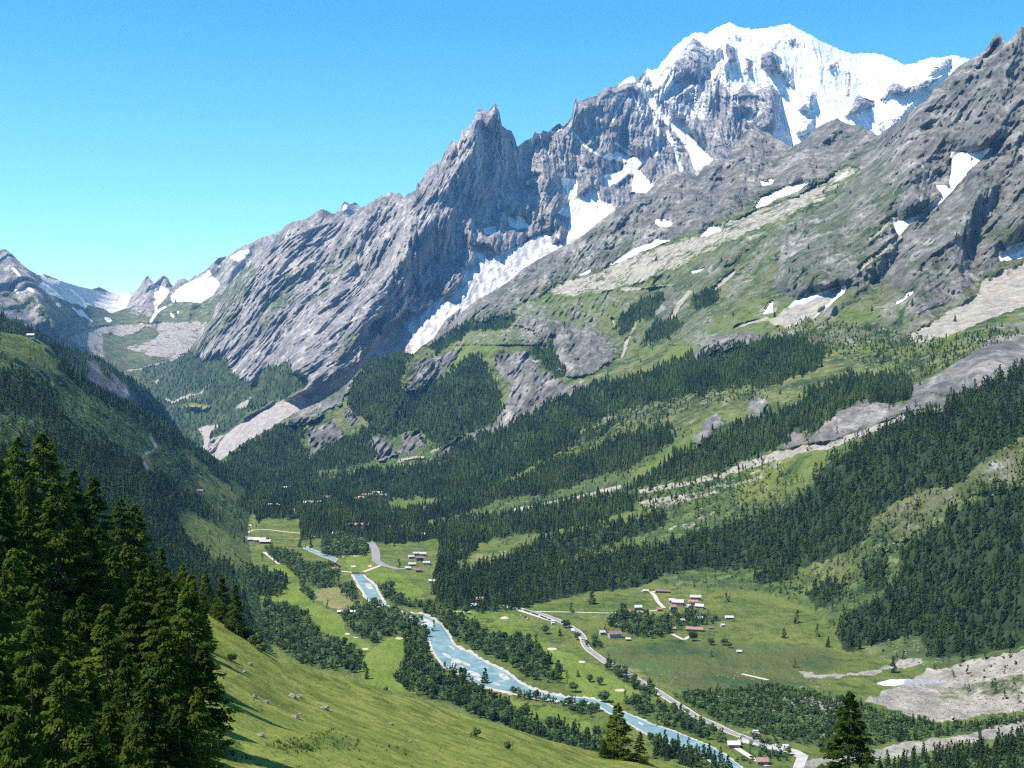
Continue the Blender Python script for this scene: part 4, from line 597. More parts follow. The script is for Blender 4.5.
RIV = [([(303, 547.5), (310, 551), (321, 556), (332, 560), (336, 562)], [(304, 546), (311, 548.5), (322, 553), (333, 557), (338, 559.5)]),
 ([(353, 574.5), (355, 579), (358, 584), (362, 590), (366, 597), (370, 601), (378, 607), (390, 613), (401, 616), (412, 618), (421, 624), (427, 632), (431, 646), (436, 656), (442, 664), (453, 671), (464, 675), (476, 684), (493, 689), (512, 693), (530, 696), (547, 699), (560, 701), (569, 703)],
  [(363, 574.5), (366, 578), (371, 582), (376, 587), (380, 596), (386, 605), (397, 610.5), (404, 612.5), (414, 613.5), (424, 614.5), (434, 619), (443, 626), (449, 635), (453, 644), (461, 649), (471, 653), (480, 659), (488, 663.5), (500, 669), (508, 673), (520, 683), (532, 689), (545, 693), (569, 698)]),
 ([(569, 703), (585, 702), (598, 705), (608, 712), (620, 718), (637, 728), (652, 737), (670, 744), (687, 750), (700, 755), (712, 762), (724, 770), (740, 784)], [(569, 698), (585, 698), (600, 701), (612, 707), (627, 714), (640, 719), (650, 724), (672, 731), (697, 741), (711, 747), (724, 754), (742, 768), (760, 784)])]
for i, (a, b) in enumerate(RIV):
    strip('river_bank', a, b, M['gravel'], 0.14, (0.6, 1.9, 1.6)[i], (0.5, 1.9, 1.4)[i], seed=i * 9, n=160); strip('river', a, b, M['water'], 0.30, (0, -0.8, -0.3)[i], 0.5, seed=3 + i, n=160)
for i, (u, v, a, b, an) in enumerate([(369, 586.5, 4.5, 2.2, .55), (379, 602, 4, 1.6, .6), (426, 622, 9, 2.6, .45), (447, 656, 5, 1.6, .5), (457, 661, 5.5, 2, .3), (454, 665, 4, 2, .9), (466, 664, 5, 1.4, .4), (474, 674, 8, 1.8, .35), (480, 680, 6, 1.5, .3), (463, 668, 4, 1.2, .4), (504, 677, 6, 2.4, .5), (496, 684, 5, 1.2, .3), (452, 648, 4, 1.1, .5), (641, 724, 3, 1.0, .5)]):
    o = blob('gravel_bar', u, v, a, b, M['gravel'], 0.45, an, seed=i); tag(o, ['long pale gravel bank by the river bridge', 'pale gravel bar parting the blue river water'][0 if i == 2 else 1], 'gravel bar', 'gravel bars in the braided river')
def ribbon(name, pts, wid, m, dz, kind='structure', n=None, w1=None):
    P = [fl(u, v, dz) for u, v in resample(pts, n or max(8, len(pts) * 8))]
    xy = np.array([(p.x, p.y, p.z) for p in P]); 
    for _ in range(3): xy[1:-1] = (xy[:-2] + 2 * xy[1:-1] + xy[2:]) / 4
    T = np.gradient(xy[:, :2], axis=0); T /= np.linalg.norm(T, axis=1)[:, None]; N = np.stack([-T[:, 1], T[:, 0]], 1)
    ww = np.linspace(wid, w1 or wid, len(xy))[:, None] / 2 * (1 + 0.08 * noise3(np.arange(len(xy)) * 0.7, 0 * T[:, 0], 0 * T[:, 0])[:, None])
    a, b = xy.copy(), xy.copy(); a[:, :2] += N * ww; b[:, :2] -= N * ww; a[:, 2] = FH + FS * a[:, 1] + dz; b[:, 2] = FH + FS * b[:, 1] + dz
    V = np.concatenate([a, b]); k = len(xy); i = np.arange(k - 1); f = np.stack([i, i + 1, i + k + 1, i + k], 1)
    o = np_mesh(name, V, f, m); o['kind'] = kind; return o
R1 = [(505, 605), (512, 607), (522, 609.5), (532, 611.5), (545, 615), (560, 621), (570, 626.5), (579, 632), (583, 638), (585, 645), (589, 650), (598, 656.5), (606, 662.5), (618, 669), (630, 675), (645, 684), (657, 691), (672, 701), (685, 709), (697, 717), (712, 723), (732, 733), (752, 740), (765, 745)]
ribbon('road_verge', R1, 9.5, M['track'], 0.12); ribbon('road', R1, 6.5, M['asphalt'], 0.22)
ribbon('road', [(368, 540), (371, 544), (375, 549), (376, 555), (376, 561), (384, 565.5), (398, 569), (408, 568)], 17, M['asphalt'], 0.22, w1=10)
ribbon('parking_area', [(516, 608), (528, 612), (540, 616), (556, 621)], 15, M['track'], 0.16)
ribbon('parking_area', [(740, 739), (757, 743), (775, 748), (792, 751), (803, 757)], 17, M['gravel'], 0.16, w1=12); ribbon('path', [(803, 756), (800, 763), (796, 775)], 9, M['gravel'], 0.18)
for p, w_ in (([(532, 611.5), (560, 612), (608, 613.2), (645, 611.8), (659, 610)], 4.5), ([(664, 608), (658, 602), (655, 596), (651, 592), (640, 591)], 6), ([(651, 592), (662, 591)], 8), ([(672, 634), (684, 640), (690, 636)], 5), ([(359, 573.5), (370, 569.5), (382, 565)], 7), ([(341, 571), (352, 572.5)], 6), ([(264, 552), (271, 557.5), (279, 564)], 6), ([(246, 538), (247, 533), (252, 530), (262, 529.5), (271, 530), (287, 532), (301, 533.3), (315, 537)], 7), ([(240, 516), (243, 520), (250, 526)], 10), ([(438, 611), (450, 611.5), (470, 612)], 4), ([(296, 503), (298, 508), (300, 515)], 22), ([(353, 637), (358, 638)], 3), ([(735, 747), (752, 758), (768, 766)], 6), ([(742, 674), (755, 677), (768, 680)], 5)):
    ribbon('path', p, w_, M['track'], 0.19)
for i, (u, v, a, b, lb) in enumerate([(504.5, 618, 4, 1.3, 'pale sand bunker on the fairway nearest the red-roofed clubhouse'), (552, 649, 4.6, 1.4, 'pale sand bunker halfway along the long fairway'), (582, 662, 3.6, 1.1, 'small sand bunker beside the road verge on the long fairway'), (620, 690.5, 5.2, 1.4, 'pale sand bunker at the lower end of the long fairway'), (355.5, 556, 3, 0.8, 'sand bunker at the top of the green by the upper road'), (353.5, 566.3, 3, 0.8, 'sand bunker left of the footbridge path'), (370, 566, 2.2, 0.8, 'small sand bunker under the upper road'), (365.5, 649, 3, 1.0, 'sand bunker at the foot of the brightest fairway'), (399, 638.6, 4, 1.0, 'sand bunker at the top of the fairway behind the spur'), (347.5, 634, 2.6, 1.0, 'reddish sand bunker on the right edge of the brightest fairway'), (343, 556.5, 1.8, 1.0, 'small bunker at the edge of the round wood'), (523, 639.5, 3, 1.2, 'pale heap of sand at the top of the conifer wood')]):
    blob('sand_bunker', u, v, a, b, M['sand'], 0.2, 0.0, seed=20 + i, label=lb, cat='bunker')

# ---- houses
def house(u, v, wd, dp, hh, wall, roof, label, rz=0.0, name='house', rise=None, layer=None, chim=True, cat='house', win=True):
    p = fl(u, v) if layer is None else on(layer, u, v); t = thing(name, label, cat, p, rz); rise = rise or dp * 0.28
    x, y = wd / 2, dp / 2
    MB().prism([(-y, -2.5), (y, -2.5), (y, hh), (0, hh + rise), (-y, hh)], -x, x, 'x').build('wall', M[wall], t)
    o_, th = 0.8, 0.3; sl_ = rise / y; rf = MB()
    for s_ in (-1, 1):
        rf.prism([(s_ * (y + o_), hh - sl_ * o_ + 0.03), (0, hh + rise + 0.03), (0, hh + rise + th + 0.1), (s_ * (y + o_), hh - sl_ * o_ + th)][::s_], -x - o_, x + o_, 'x')
    r = rf.build('roof', M[roof], t)
    if chim: MB().box(x * 0.3, x * 0.3 + 0.9, -0.45, 0.45, hh + rise * 0.7, hh + rise + 1.4).build('chimney', M['stonewall'], r)
    if win:
        MB().box(-0.6, 0.6, -y - 0.06, -y + 0.02, 0.0, 2.2).build('door', M['timber'], t)
        for fx in (-0.68, -0.34, 0.34, 0.68):
            for z in ([1.0] if hh < 4.4 else [1.0, 3.8]):
                f = MB().box(fx * x - 0.75, fx * x + 0.75, -y - 0.07, -y + 0.02, z, z + 1.5).build('window', M['plaster' if wall != 'plaster' else 'timber'], t)
                MB().box(fx * x - 0.55, fx * x + 0.55, -y - 0.12, -y - 0.06, z + 0.2, z + 1.3).build('pane', M['glass'], f)
    return t
HOUSES = [(614.7, 637.5, 19, 13, 5.5, 'plaster', 'darkroof', 'white chalet with a dark brown roof between the road and the grove', .15), (617.5, 626.5, 7, 5, 3, 'plaster', 'slate', 'small pale shed behind the white chalet with the dark roof', 0), (628, 640.6, 6, 4.5, 2.6, 'timber', 'metalroof', 'tiny lone shed on the marsh meadow right of the white chalet', 0), (602, 634.5, 8, 7, 3.5, 'plaster', 'slate', 'pale small house among bushes beside the road left of the white chalet', .3), (638, 609.5, 12, 9, 4, 'stonewall', 'metalroof', 'bright-roofed house standing alone at the back of the grove', .1), (630.5, 614, 13, 9, 3.6, 'stonewall', 'redroof', 'dull tan-roofed house half hidden in the back of the grove', 0), (659, 611, 8, 7, 3.2, 'plaster', 'redroof', 'small red-roofed house at the foot of the hamlet track', .2), (672.5, 609, 10, 9, 4, 'plaster', 'redroof', 'red-roofed house at the left end of the hamlet', .2), (678, 605, 20, 14, 5, 'stonewall', 'slate', 'largest pale slate-roofed house of the hamlet', -.25), (671.5, 602.5, 9, 8, 4, 'stonewall', 'metalroof', 'bright-roofed small house behind the largest slate roof', 0), (695.5, 600, 19, 10, 5, 'stonewall', 'slate', 'long pale-roofed house at the top of the hamlet', -.1), (693, 604.5, 15, 10, 4.4, 'plaster', 'orangeroof', 'orange-roofed house in the middle of the hamlet', -.1), (699.5, 608.5, 14, 10, 4.2, 'plaster', 'metalroof', 'white-roofed house at the right end of the hamlet', -.3), (688.5, 609, 7, 9, 4.6, 'plaster', 'slate', 'narrow white-walled house below the orange roof', .4), (682, 622, 6, 6, 3, 'plaster', 'slate', 'tiny white house in front of the hamlet trees', .4), (670, 617, 7, 5, 2.8, 'stonewall', 'redroof', 'low reddish shed in front of the hamlet', 0), (699, 620, 10, 7, 3.2, 'stonewall', 'metalroof', 'grey shining-roofed barn among the hamlet trees', .1), (694.5, 631, 27, 9, 3.2, 'stonewall', 'redroof', 'very long low barn with a dull red roof below the hamlet', -.22), (671.5, 630, 13, 7, 2.8, 'stonewall', 'redroof', 'low red-roofed shed at the lower edge of the grove', -.1), (729, 619, 13, 7, 2.8, 'plaster', 'metalroof', 'long white-roofed hut standing right of the hamlet', 0), (722, 626.5, 6, 5, 2.4, 'plaster', 'metalroof', 'small white hut on the meadow below the long white hut', .5), (711, 629, 8, 5, 2.2, 'stonewall', 'darkroof', 'low dark hut at the end of the long red barn', 0), (662.5, 592.6, 26, 8, 3, 'timber', 'darkroof', 'very long dark wooden barn on the meadow above the hamlet', -.2), (645.6, 592.2, 9, 6, 2.6, 'stonewall', 'slate', 'low grey hut at the upper end of the hamlet track', 0),
 (480.6, 603, 15, 11, 6, 'plaster', 'redroof', 'white clubhouse with a red roof at the edge of the dark wood', 0), (474.5, 607, 13, 8, 3.2, 'plaster', 'metalroof', 'white terrace building in front of the red-roofed clubhouse', .2), (416.5, 555.5, 15, 9, 4.5, 'stonewall', 'slate', 'pale house at the back left of the western hamlet', .1), (423.5, 556, 12, 9, 4.5, 'plaster', 'metalroof', 'white-roofed house at the back right of the western hamlet', -.1), (411, 558.5, 13, 9, 4, 'plaster', 'slate', 'pale house in the left middle of the western hamlet', .3), (420, 560.5, 15, 11, 5.5, 'timber', 'darkroof', 'brown wooden house in the heart of the western hamlet', 0), (412, 566, 15, 9, 4, 'stonewall', 'slate', 'grey house beside the road in the western hamlet', .15), (427, 565, 14, 10, 4.5, 'plaster', 'slate', 'white-walled house at the right end of the western hamlet', -.2), (419, 572, 13, 9, 3.8, 'timber', 'darkroof', 'dark house at the lower end of the western hamlet', 0), (408, 569.5, 11, 8, 3.2, 'plaster', 'slate', 'small pale house where the road enters the western hamlet', 0), (425, 536.5, 16, 10, 5, 'canvas_teal', 'metalroof', 'bright-roofed teal house alone in the wood above the western hamlet', 0), (433, 582.5, 15, 8, 3, 'plaster', 'slate', 'pale low house in the wood right of the western hamlet', -.2)]
for h in HOUSES: house(h[0], h[1], h[2] * .78, h[3] * .78, *h[4:8], rz=h[8])
FAR = [(328.6, 499.5, 30, 14, 6, 'timber', 'darkroof', 'brown wide house alone in the far wood'), (358, 501, 18, 12, 6, 'plaster', 'redroof', 'leftmost white house of the far village in the wood'), (362, 499.8, 20, 12, 6, 'plaster', 'metalroof', 'bright-roofed house second from left in the far village'), (365.5, 497.5, 18, 12, 7, 'plaster', 'redroof', 'red-roofed house in the middle of the far village'), (369.5, 497, 22, 12, 6, 'plaster', 'slate', 'pale-roofed house right of the middle of the far village'), (376.5, 495.5, 26, 14, 7, 'timber', 'slate', 'large brown house with pale roof at the back of the far village'), (381.5, 497.5, 28, 12, 6, 'plaster', 'slate', 'rightmost wide white house of the far village'), (307.5, 504.5, 26, 12, 5, 'plaster', 'slate', 'left of the three pale halls in the far clearing'), (312, 504, 26, 12, 5, 'plaster', 'metalroof', 'middle one of the three pale halls in the far clearing'), (316.5, 504, 22, 12, 5, 'plaster', 'slate', 'right one of the three pale halls in the far clearing'), (339.5, 505.5, 16, 10, 4, 'timber', 'redroof', 'small brown house in the far wood below the village'), (272.5, 507, 40, 16, 4, 'plaster', 'slate', 'wide pale building at the far left foot of the wood'), (360, 526.5, 46, 12, 4, 'plaster', 'redroof', 'long reddish roof showing between the conifers'), (337, 535.5, 18, 12, 4, 'plaster', 'slate', 'white house by the gravel clearing near the upper stream'), (328, 538, 12, 8, 4, 'plaster', 'canvas_teal', 'small pale hut with a teal roof near the upper stream'), (237, 537, 13, 9, 5, 'plaster', 'metalroof', 'small bright white barn left of the farm row'), (246.5, 540, 20, 12, 4, 'plaster', 'darkroof', 'first long barn of the farm row counted from the left'), (254, 541, 22, 12, 4, 'stonewall', 'slate', 'second pale barn of the farm row'), (260, 542, 22, 12, 5, 'plaster', 'metalroof', 'third bright-roofed barn of the farm row'), (265.5, 543.5, 20, 11, 4.5, 'timber', 'slate', 'fourth barn with brown wall at the right end of the farm row'), (335, 571.5, 10, 8, 5, 'plaster', 'redroof', 'small white house with a red roof by the footbridge wood'), (346.5, 613.5, 24, 5, 3, 'timber', 'metalroof', 'long white shelter roof at the foot of the tan practice field'), (733.5, 747, 10, 7, 3.4, 'stonewall', 'metalroof', 'white hut beside the lower river path'), (762, 764, 9, 7, 3.5, 'stonewall', 'redroof', 'small hut at the bottom of the lower road'), (739, 653, 5, 4, 2.4, 'stonewall', 'slate', 'tiny stone hut on the open meadow far right of the hamlet')]
for h in FAR: house(*h[:8], win=h[3] < 30)
for u, v, wd, wall, roof, lb, ly in ((200.5, 493, 14, 'plaster', 'darkroof', 'lonely hut on the grassy patch of the left mountainside', 'left_mountainside'), (31, 336.5, 12, 'plaster', 'slate', 'white hut on the grassy shoulder at the far left skyline', 'left_mountainside'), (286, 489, 30, 'plaster', 'slate', 'far pale house above the wood at the valley narrows', None)):
    house(u, v, wd, 9, 5, wall, roof, lb, layer=ly)

# ---- vehicles
def wheel_mesh():
    b = MB(); n = 12; p = [(0.33 * math.cos(2 * math.pi * i / n), 0.33 * math.sin(2 * math.pi * i / n)) for i in range(n)]; b.prism(p, -0.11, 0.11, 'y'); return b.mesh('wheel', M['tyre'])
WH = wheel_mesh()
def vehicle(kind, paint_):
    t = thing('parked_car' if kind == 'car' else 'camper_van', None, None, (0, 0, 0)); b = MB()
    if kind == 'car':
        b.prism([(-2.1, .35), (2.1, .35), (2.15, .75), (1.2, .95), (-1.9, 1.0), (-2.15, .8)], -.87, .87).build('body', M[paint_], t)
        MB().prism([(-1.7, .98), (1.15, .93), (.5, 1.42), (-1.2, 1.45)], -.76, .76).build('windows', M['glass'], t); MB().prism([(-1.15, 1.44), (.45, 1.41), (.3, 1.5), (-1.0, 1.52)], -.7, .7).build('roof', M[paint_], t); wx = (1.3, -1.3)
    else:
        b.prism([(-3, .45), (3.1, .45), (3.1, 1.2), (2.5, 1.5), (2.1, 2.2), (2.3, 2.8), (-3, 2.9)], -1.1, 1.1).build('body', M[paint_], t)
        MB().prism([(2.55, 1.45), (2.2, 2.1), (1.4, 2.1), (1.4, 1.45)], -1.12, 1.12).build('windows', M['glass'], t); MB().box(-1.6, -0.4, -1.12, -1.08, 1.6, 2.3).build('side_window', M['glass'], t); wx = (2.0, -1.8)
    for x in wx:
        for y in (-.8, .8):
            w_ = bpy.data.objects.new('wheel', WH); COL.objects.link(w_); w_.parent = t; w_.location = (x, y * (1 if kind == 'car' else 1.25), .33)
    return t
def copy_tree(o, parent=None):
    c = o.copy(); COL.objects.link(c); c.parent = parent
    for ch in list(o.children): copy_tree(ch, c)
    return c
PROTO = {}
def put(kind, paint_, u, v, rz, label, cat, group):
    k = (kind, paint_); t = PROTO.get(k)
    if t is None: t = PROTO[k] = vehicle(*k)
    else:
        t = copy_tree(t)
    t.location = fl(u, v, 0.24); t.rotation_euler = (0, 0, rz); tag(t, label, cat)
    if group: t['group'] = group
    elif 'group' in t.keys(): del t['group']
    return t
cols = ['car_black', 'car_blue', 'car_silver', 'car_black', 'car_black', 'car_blue', 'car_white', 'car_black']
cn = dict(car_black='black', car_blue='dark blue', car_silver='silver', car_white='white')
rowp = resample([(519, 609), (530, 612.6), (540, 616.2), (550, 620.3)], 16)
for i, (u, v) in enumerate(rowp):
    c = cols[(i * 3) % 8]; put('car', c, u, v, 0.9, '%s car parked in the row on the near side of the road bend' % cn[c], 'car', 'cars parked along the road below the wood')
for i, (u, v) in enumerate([(513, 607.3), (508, 607.8), (503, 608), (498, 608.6), (493, 609.2), (488, 609)]):
    c = cols[(i * 5 + 1) % 8]; put('car', c, u, v, 1.2, '%s car standing at the dark edge of the wood by the clubhouse' % cn[c], 'car', 'cars parked at the edge of the wood')
for i, (u, v, c) in enumerate([(521.5, 616, 'car_silver'), (525, 617.6, 'car_black'), (528, 619.2, 'car_silver')]):
    put('car', c, u, v, 1.0, ('upper silver car', 'black car', 'lower silver car')[i] + ' of the three parked on the grass beside the fairway', 'car', None)
for u, v, k, c, rz, lb in ((553.5, 624.6, 'van', 'car_white', .3, 'white camper van parked below the row of cars'), (566, 624, 'van', 'canvas_red', -.6, 'red van among the roadside trees'), (569.5, 627, 'van', 'car_white', -.6, 'white van right behind the red van at the roadside'), (573.5, 631.4, 'van', 'car_white', -.8, 'white van standing where the road starts to bend'), (581, 641, 'van', 'car_white', -1.3, 'white van on the steep part of the road bend'), (757.5, 736.8, 'van', 'canvas_red', 0, 'red and white coach beside the lower parking'), (756, 733.5, 'van', 'car_white', 0, 'white van behind the coach at the lower parking'), (743, 737, 'car', 'car_silver', 0, 'silver car alone at the left end of the lower parking'), (776, 746.2, 'car', 'car_white', -.3, 'white car after the dark cars in the lower parking'), (786, 748.4, 'van', 'car_white', -.1, 'white van at the right end of the lower parking'), (751, 625, 'car', 'car_silver', 0, None)):
    if lb: put(k, c, u, v, rz, lb, 'car' if k == 'car' else 'van', None)
for i, (u, v) in enumerate([(761.5, 741.8), (764.5, 742.7), (767.5, 743.6), (770.5, 744.5)]): put('car', ('car_black', 'car_blue')[i % 2], u, v, 0.5, '%s car in the short row of the lower parking' % ('black', 'dark blue')[i % 2], 'car', 'dark cars in the lower parking')

# ---- footbridges
def bridge(u0, v0, u1, v1, wd, m, label):
    a, b = fl(u0, v0), fl(u1, v1); c = (a + b) / 2; L = (b - a).length; t = thing('footbridge', label, 'bridge', c, math.atan2(b.y - a.y, b.x - a.x))
    MB().box(-L / 2, L / 2, -wd / 2, wd / 2, 0.8, 1.3).build('deck', m, t)
    for s_ in (-1, 1):
        r = MB().box(-L / 2, L / 2, s_ * wd / 2 - .1, s_ * wd / 2 + .1, 2.1, 2.3)
        n = max(4, int(L / 2.5))
        for i in range(n + 1): x = -L / 2 + L * i / n; r.box(x - .08, x + .08, s_ * wd / 2 - .08, s_ * wd / 2 + .08, 1.3, 2.1)
        r.build('railing', m, t)
    for s_ in (-1, 1): MB().box(s_ * L / 2 - 1, s_ * L / 2 + 1, -wd / 2 - .3, wd / 2 + .3, -1, 0.8).build('abutment', M['stonewall'], t)
bridge(352, 573.6, 364, 573.2, 3, M['timber'], 'short wooden footbridge at the top of the blue river reach')
bridge(401, 615, 423, 615.4, 3.5, plain('rusty_red_timber', (0.30, 0.15, 0.10), 0.9, 0.2, 2), 'long reddish footbridge crossing the river by the gravel bank')

# ---- boulders
def rock(seed, r):
    b = Vector; import bmesh
    bm = bmesh.new(); bmesh.ops.create_icosphere(bm, subdivisions=3, radius=r)
    for q in bm.verts:
        p = q.co / r; n = float(fbm(np.array([p.x * 1.2 + seed]), np.array([p.y * 1.2]), np.array([p.z * 1.2]), 3, .6)[0]); q.co *= 1 + 0.8 * n; q.co.z *= 0.62; q.co.x *= 1.2
    me = bpy.data.meshes.new('boulder'); bm.to_mesh(me); bm.free(); me.materials.append(M['stone']); return me
for i, (u, v, r, lb) in enumerate([(296, 718.5, 0.95, 'large pale boulder on the grassy spur'), (325, 710, 1.15, 'wide grey boulder right of the pale one on the grassy spur'), (300, 713.5, .4, 'small stone just above the pale boulder'), (391, 725, .7, 'lone grey boulder in the middle of the grassy spur'), (261, 737, .8, 'grey boulder at the left beside the dark herbs'), (292, 698, 1.2, 'low dark rock outcrop high on the grassy spur'), (299, 697.5, 1.1, 'right half of the dark rock outcrop on the grassy spur'), (254.5, 698, .8, 'pale boulder at the end of the tree shadow'), (250, 665.5, .8, 'dark boulder on the upper slope of the grassy spur'), (244, 672, .6, 'small pale stone below the dark boulder'), (266, 703, .8, 'boulder among the bare earth left of the outcrop'), (366, 700, .35, 'tiny stone near the crest of the grassy spur'), (410, 741, .45, 'small stone low on the grassy spur'), (468, 741, .4, 'small stone at the right side of the grassy spur'), (222, 700, .6, 'stone in the shade beside the larches')]):
    o = bpy.data.objects.new('boulder', rock(i * 3.7, r * .5)); COL.objects.link(o); o.location = on('grassy_spur', u, v) + Vector((0, 0, r * 0.15)); o.rotation_euler = (0, 0, i); tag(o, lb, 'boulder')
log('small things')

# ------------------------------------------------------------------ trees
def conifer_arrays(seed, nb, ns, leaf, rad=0.20, lo=0.06, power=0.85, droop=0.25, ragged=0.3):
    """sprays of needles set along whorled branches; height 1"""
    g = np.random.default_rng(seed); z = lo + (0.985 - lo) * (np.arange(nb) + g.random(nb) * .8) / nb; z = 1 - (1 - z)**0.92
    az_ = g.random(nb) * 6.283; L = rad * ((1 - z) / (1 - lo))**power * (1 - ragged * g.random(nb)) + 0.012; L *= np.where((z < 0.16), 0.8, 1)
    t = np.sqrt(g.random((nb, ns))) ; t = 0.12 + 0.9 * t; a = az_[:, None] + g.normal(0, 0.16, (nb, ns)); r = L[:, None] * t
    dz = -droop * r * 1.0 + 0.5 * droop * r * t + g.normal(0, 0.006, (nb, ns)) + 0.012 * (1 - t)
    c = np.stack([r * np.cos(a), r * np.sin(a), z[:, None] + dz], -1).reshape(-1, 3); a = a.ravel(); n = len(c)
    s = leaf * (0.6 + 0.8 * g.random(n)); d = np.stack([np.cos(a), np.sin(a), g.normal(-0.25, .35, n)], 1)
    side = np.cross(d, g.normal(0, .6, (n, 3)) + [0, 0, 1]); side /= np.linalg.norm(side, axis=1)[:, None] + 1e-9; d /= np.linalg.norm(d, axis=1)[:, None]
    q = np.stack([c - d * s[:, None] * .7, c + side * s[:, None] * .42 - [0, 0, .0] , c + d * s[:, None] * 1.0 - [0, 0, .003], c - side * s[:, None] * .42 - np.array([0, 0, 1]) * s[:, None] * .3], 1)
    return q.reshape(-1, 3), np.arange(4 * n).reshape(n, 4)
def cone_arrays(seed, tiers, sides, rad=0.17):
    g = np.random.default_rng(seed); V, Fc = [], []
    for k in range(tiers):
        zb = 0.05 + 0.80 * k / tiers; zt = min(1.0, zb + 1.35 / tiers + 0.05) if k < tiers - 1 else 1.0; r = rad * (1 - zb)**0.9 * 1.1; n0 = len(V); V.append((g.normal(0, .008), g.normal(0, .008), zt))
        for i in range(sides * 2):
            a = math.pi * i / sides + g.normal(0, .12); rr = r * (1.05 if i % 2 else 0.55) * (0.75 + .5 * g.random()); V.append((rr * math.cos(a), rr * math.sin(a), zb + g.normal(0, .018) + (0.0 if i % 2 else .05)))
        m = sides * 2; Fc += [(n0, n0 + 1 + i, n0 + 1 + (i + 1) % m) for i in range(m)]
    return np.array(V), np.array(Fc)
def broad_arrays(seed, ncl, nl, leaf):
    g = np.random.default_rng(seed); cl = g.normal(0, 1, (ncl, 3)); cl /= np.linalg.norm(cl, axis=1)[:, None]; cl = cl * (g.random(ncl)**.33)[:, None] * [.26, .26, .30] + [0, 0, .56]; cr = 0.10 + 0.09 * g.random(ncl)
    d = g.normal(0, 1, (ncl, nl, 3)); d /= np.linalg.norm(d, axis=2)[..., None]; c = (cl[:, None] + d * cr[:, None, None] * (0.8 + .3 * g.random((ncl, nl, 1)))).reshape(-1, 3); n = len(c); nn = d.reshape(-1, 3) + g.normal(0, .35, (n, 3))
    s = np.cross(nn, g.normal(0, 1, (n, 3))); s /= np.linalg.norm(s, axis=1)[:, None]; t = np.cross(nn, s); t /= np.linalg.norm(t, axis=1)[:, None]; sz = leaf * (.6 + .8 * g.random(n))[:, None]
    q = np.stack([c - s * sz, c - t * sz * .8, c + s * sz, c + t * sz * .8], 1); return q.reshape(-1, 3), np.arange(4 * n).reshape(n, 4)
def place_mass(name, protos, P, H, W, which, rot, tint, m, label):
    VV, FF, TT, off = [], [], [], 0
    for k, (v, f) in enumerate(protos):
        i = np.nonzero(which == k)[0]
        if not len(i): continue
        c, s = np.cos(rot[i])[:, None], np.sin(rot[i])[:, None]; x = v[None, :, 0] * c - v[None, :, 1] * s; y = v[None, :, 0] * s + v[None, :, 1] * c
        X = np.stack([x * (H * W)[i, None], y * (H * W)[i, None], v[None, :, 2] * H[i, None] + 0 * x], -1) + P[i, None]
        VV.append(X.reshape(-1, 3)); FF.append((f[None] + (off + np.arange(len(i)) * len(v))[:, None, None]).reshape(-1, f.shape[1])); TT.append(np.repeat(tint[i], len(v))); off += len(i) * len(v)
    V, T = np.concatenate(VV), np.concatenate(TT); sizes = {f.shape[1] for f in FF}
    if len(sizes) > 1: FF = [f if f.shape[1] == 3 else np.concatenate([f[:, :3], f[:, [0, 2, 3]]]) for f in FF]
    o = np_mesh(name, V, np.concatenate(FF), m, {'tint': ('FLOAT', T)}, smooth=False); o['kind'] = 'stuff'; o['label'] = label; log('%s %d faces' % (name, len(o.data.polygons))); return o
CON = []   # rows: x, y, z, height, width, u, v, zone
BRO = []
def scatter_slope(layer, per, hmin, hmax, rng, shrink=None, mask=None, ymin=0, ymax=1e9):
    L = LAYERS[layer]; P = L['P']; a = np.linalg.norm(np.cross(P[1:, :-1] - P[:-1, :-1], P[:-1, 1:] - P[:-1, :-1]), axis=2); fo = L['cov']['forest'][:-1, :-1] if mask is None else mask[:-1, :-1]
    Yc = P[:-1, :-1, 1]; ok = (L['U'][:-1, :-1] > -40) & (L['U'][:-1, :-1] < 1064) & (Yc > ymin) & (Yc < ymax) & (L['V'][:-1, :-1] < 800)
    lam = a * ok * np.clip(fo, 0, 1)**2 / per * np.clip(1.25 + 1.6 * fbm(L['U'][:-1, :-1] / 9, L['V'][:-1, :-1] / 7, 0 * a, 3), .25, 1.8); lam = np.minimum(lam, 3); n = rng.poisson(lam); r, c = np.nonzero(n); r, c = np.repeat(r, n[r, c]), np.repeat(c, n[r, c])
    i, j = rng.random(len(r))[:, None], rng.random(len(r))[:, None]; p = P[r, c] + i * (P[r + 1, c] - P[r, c]) + j * (P[r, c + 1] - P[r, c]); h = rng.uniform(hmin, hmax, len(r)) * rng.uniform(.5, 1.2, len(r))
    return np.concatenate([p, h[:, None], L['U'][r, c][:, None], L['V'][r, c][:, None]], 1)
rg = np.random.default_rng(21)
LRL = LAYERS['valley_and_slopes']; FM = LRL['cov']['forest']; slope_forest = np.where((FM > 0.9) | ((FM > 0.5) & (LRL['V'] < interp(CONTACT, LRL['U']) - 4)), 1.0, 0.0)
slope_forest = np.clip((blur(slope_forest, 4) + 0.9 * fbm(LRL['U'] / 7, LRL['V'] / 5, 0 * FM, 3) - 0.32) * 5, 0, 1)
con = [scatter_slope('valley_and_slopes', 78, 11, 18, rg, mask=slope_forest, ymax=3400), scatter_slope('valley_and_slopes', 150, 14, 20, rg, mask=slope_forest, ymin=3400),
       scatter_slope('left_mountainside', 125, 9, 17, rg, mask=np.where(LAYERS['left_mountainside']['cov']['forest'] > .5, 1.0, 0.0)), scatter_slope('wooded_ridge', 190, 13, 20, rg), scatter_slope('high_massif', 900, 17, 24, rg)]
sp = np.zeros(FM.shape)
for p in SPARSE: paint(sp, LRL['U'], LRL['V'], p, 1.0)
sp[slope_forest > 0.5] = 0; con.append(scatter_slope('valley_and_slopes', 260, 5, 12, rg, mask=sp))
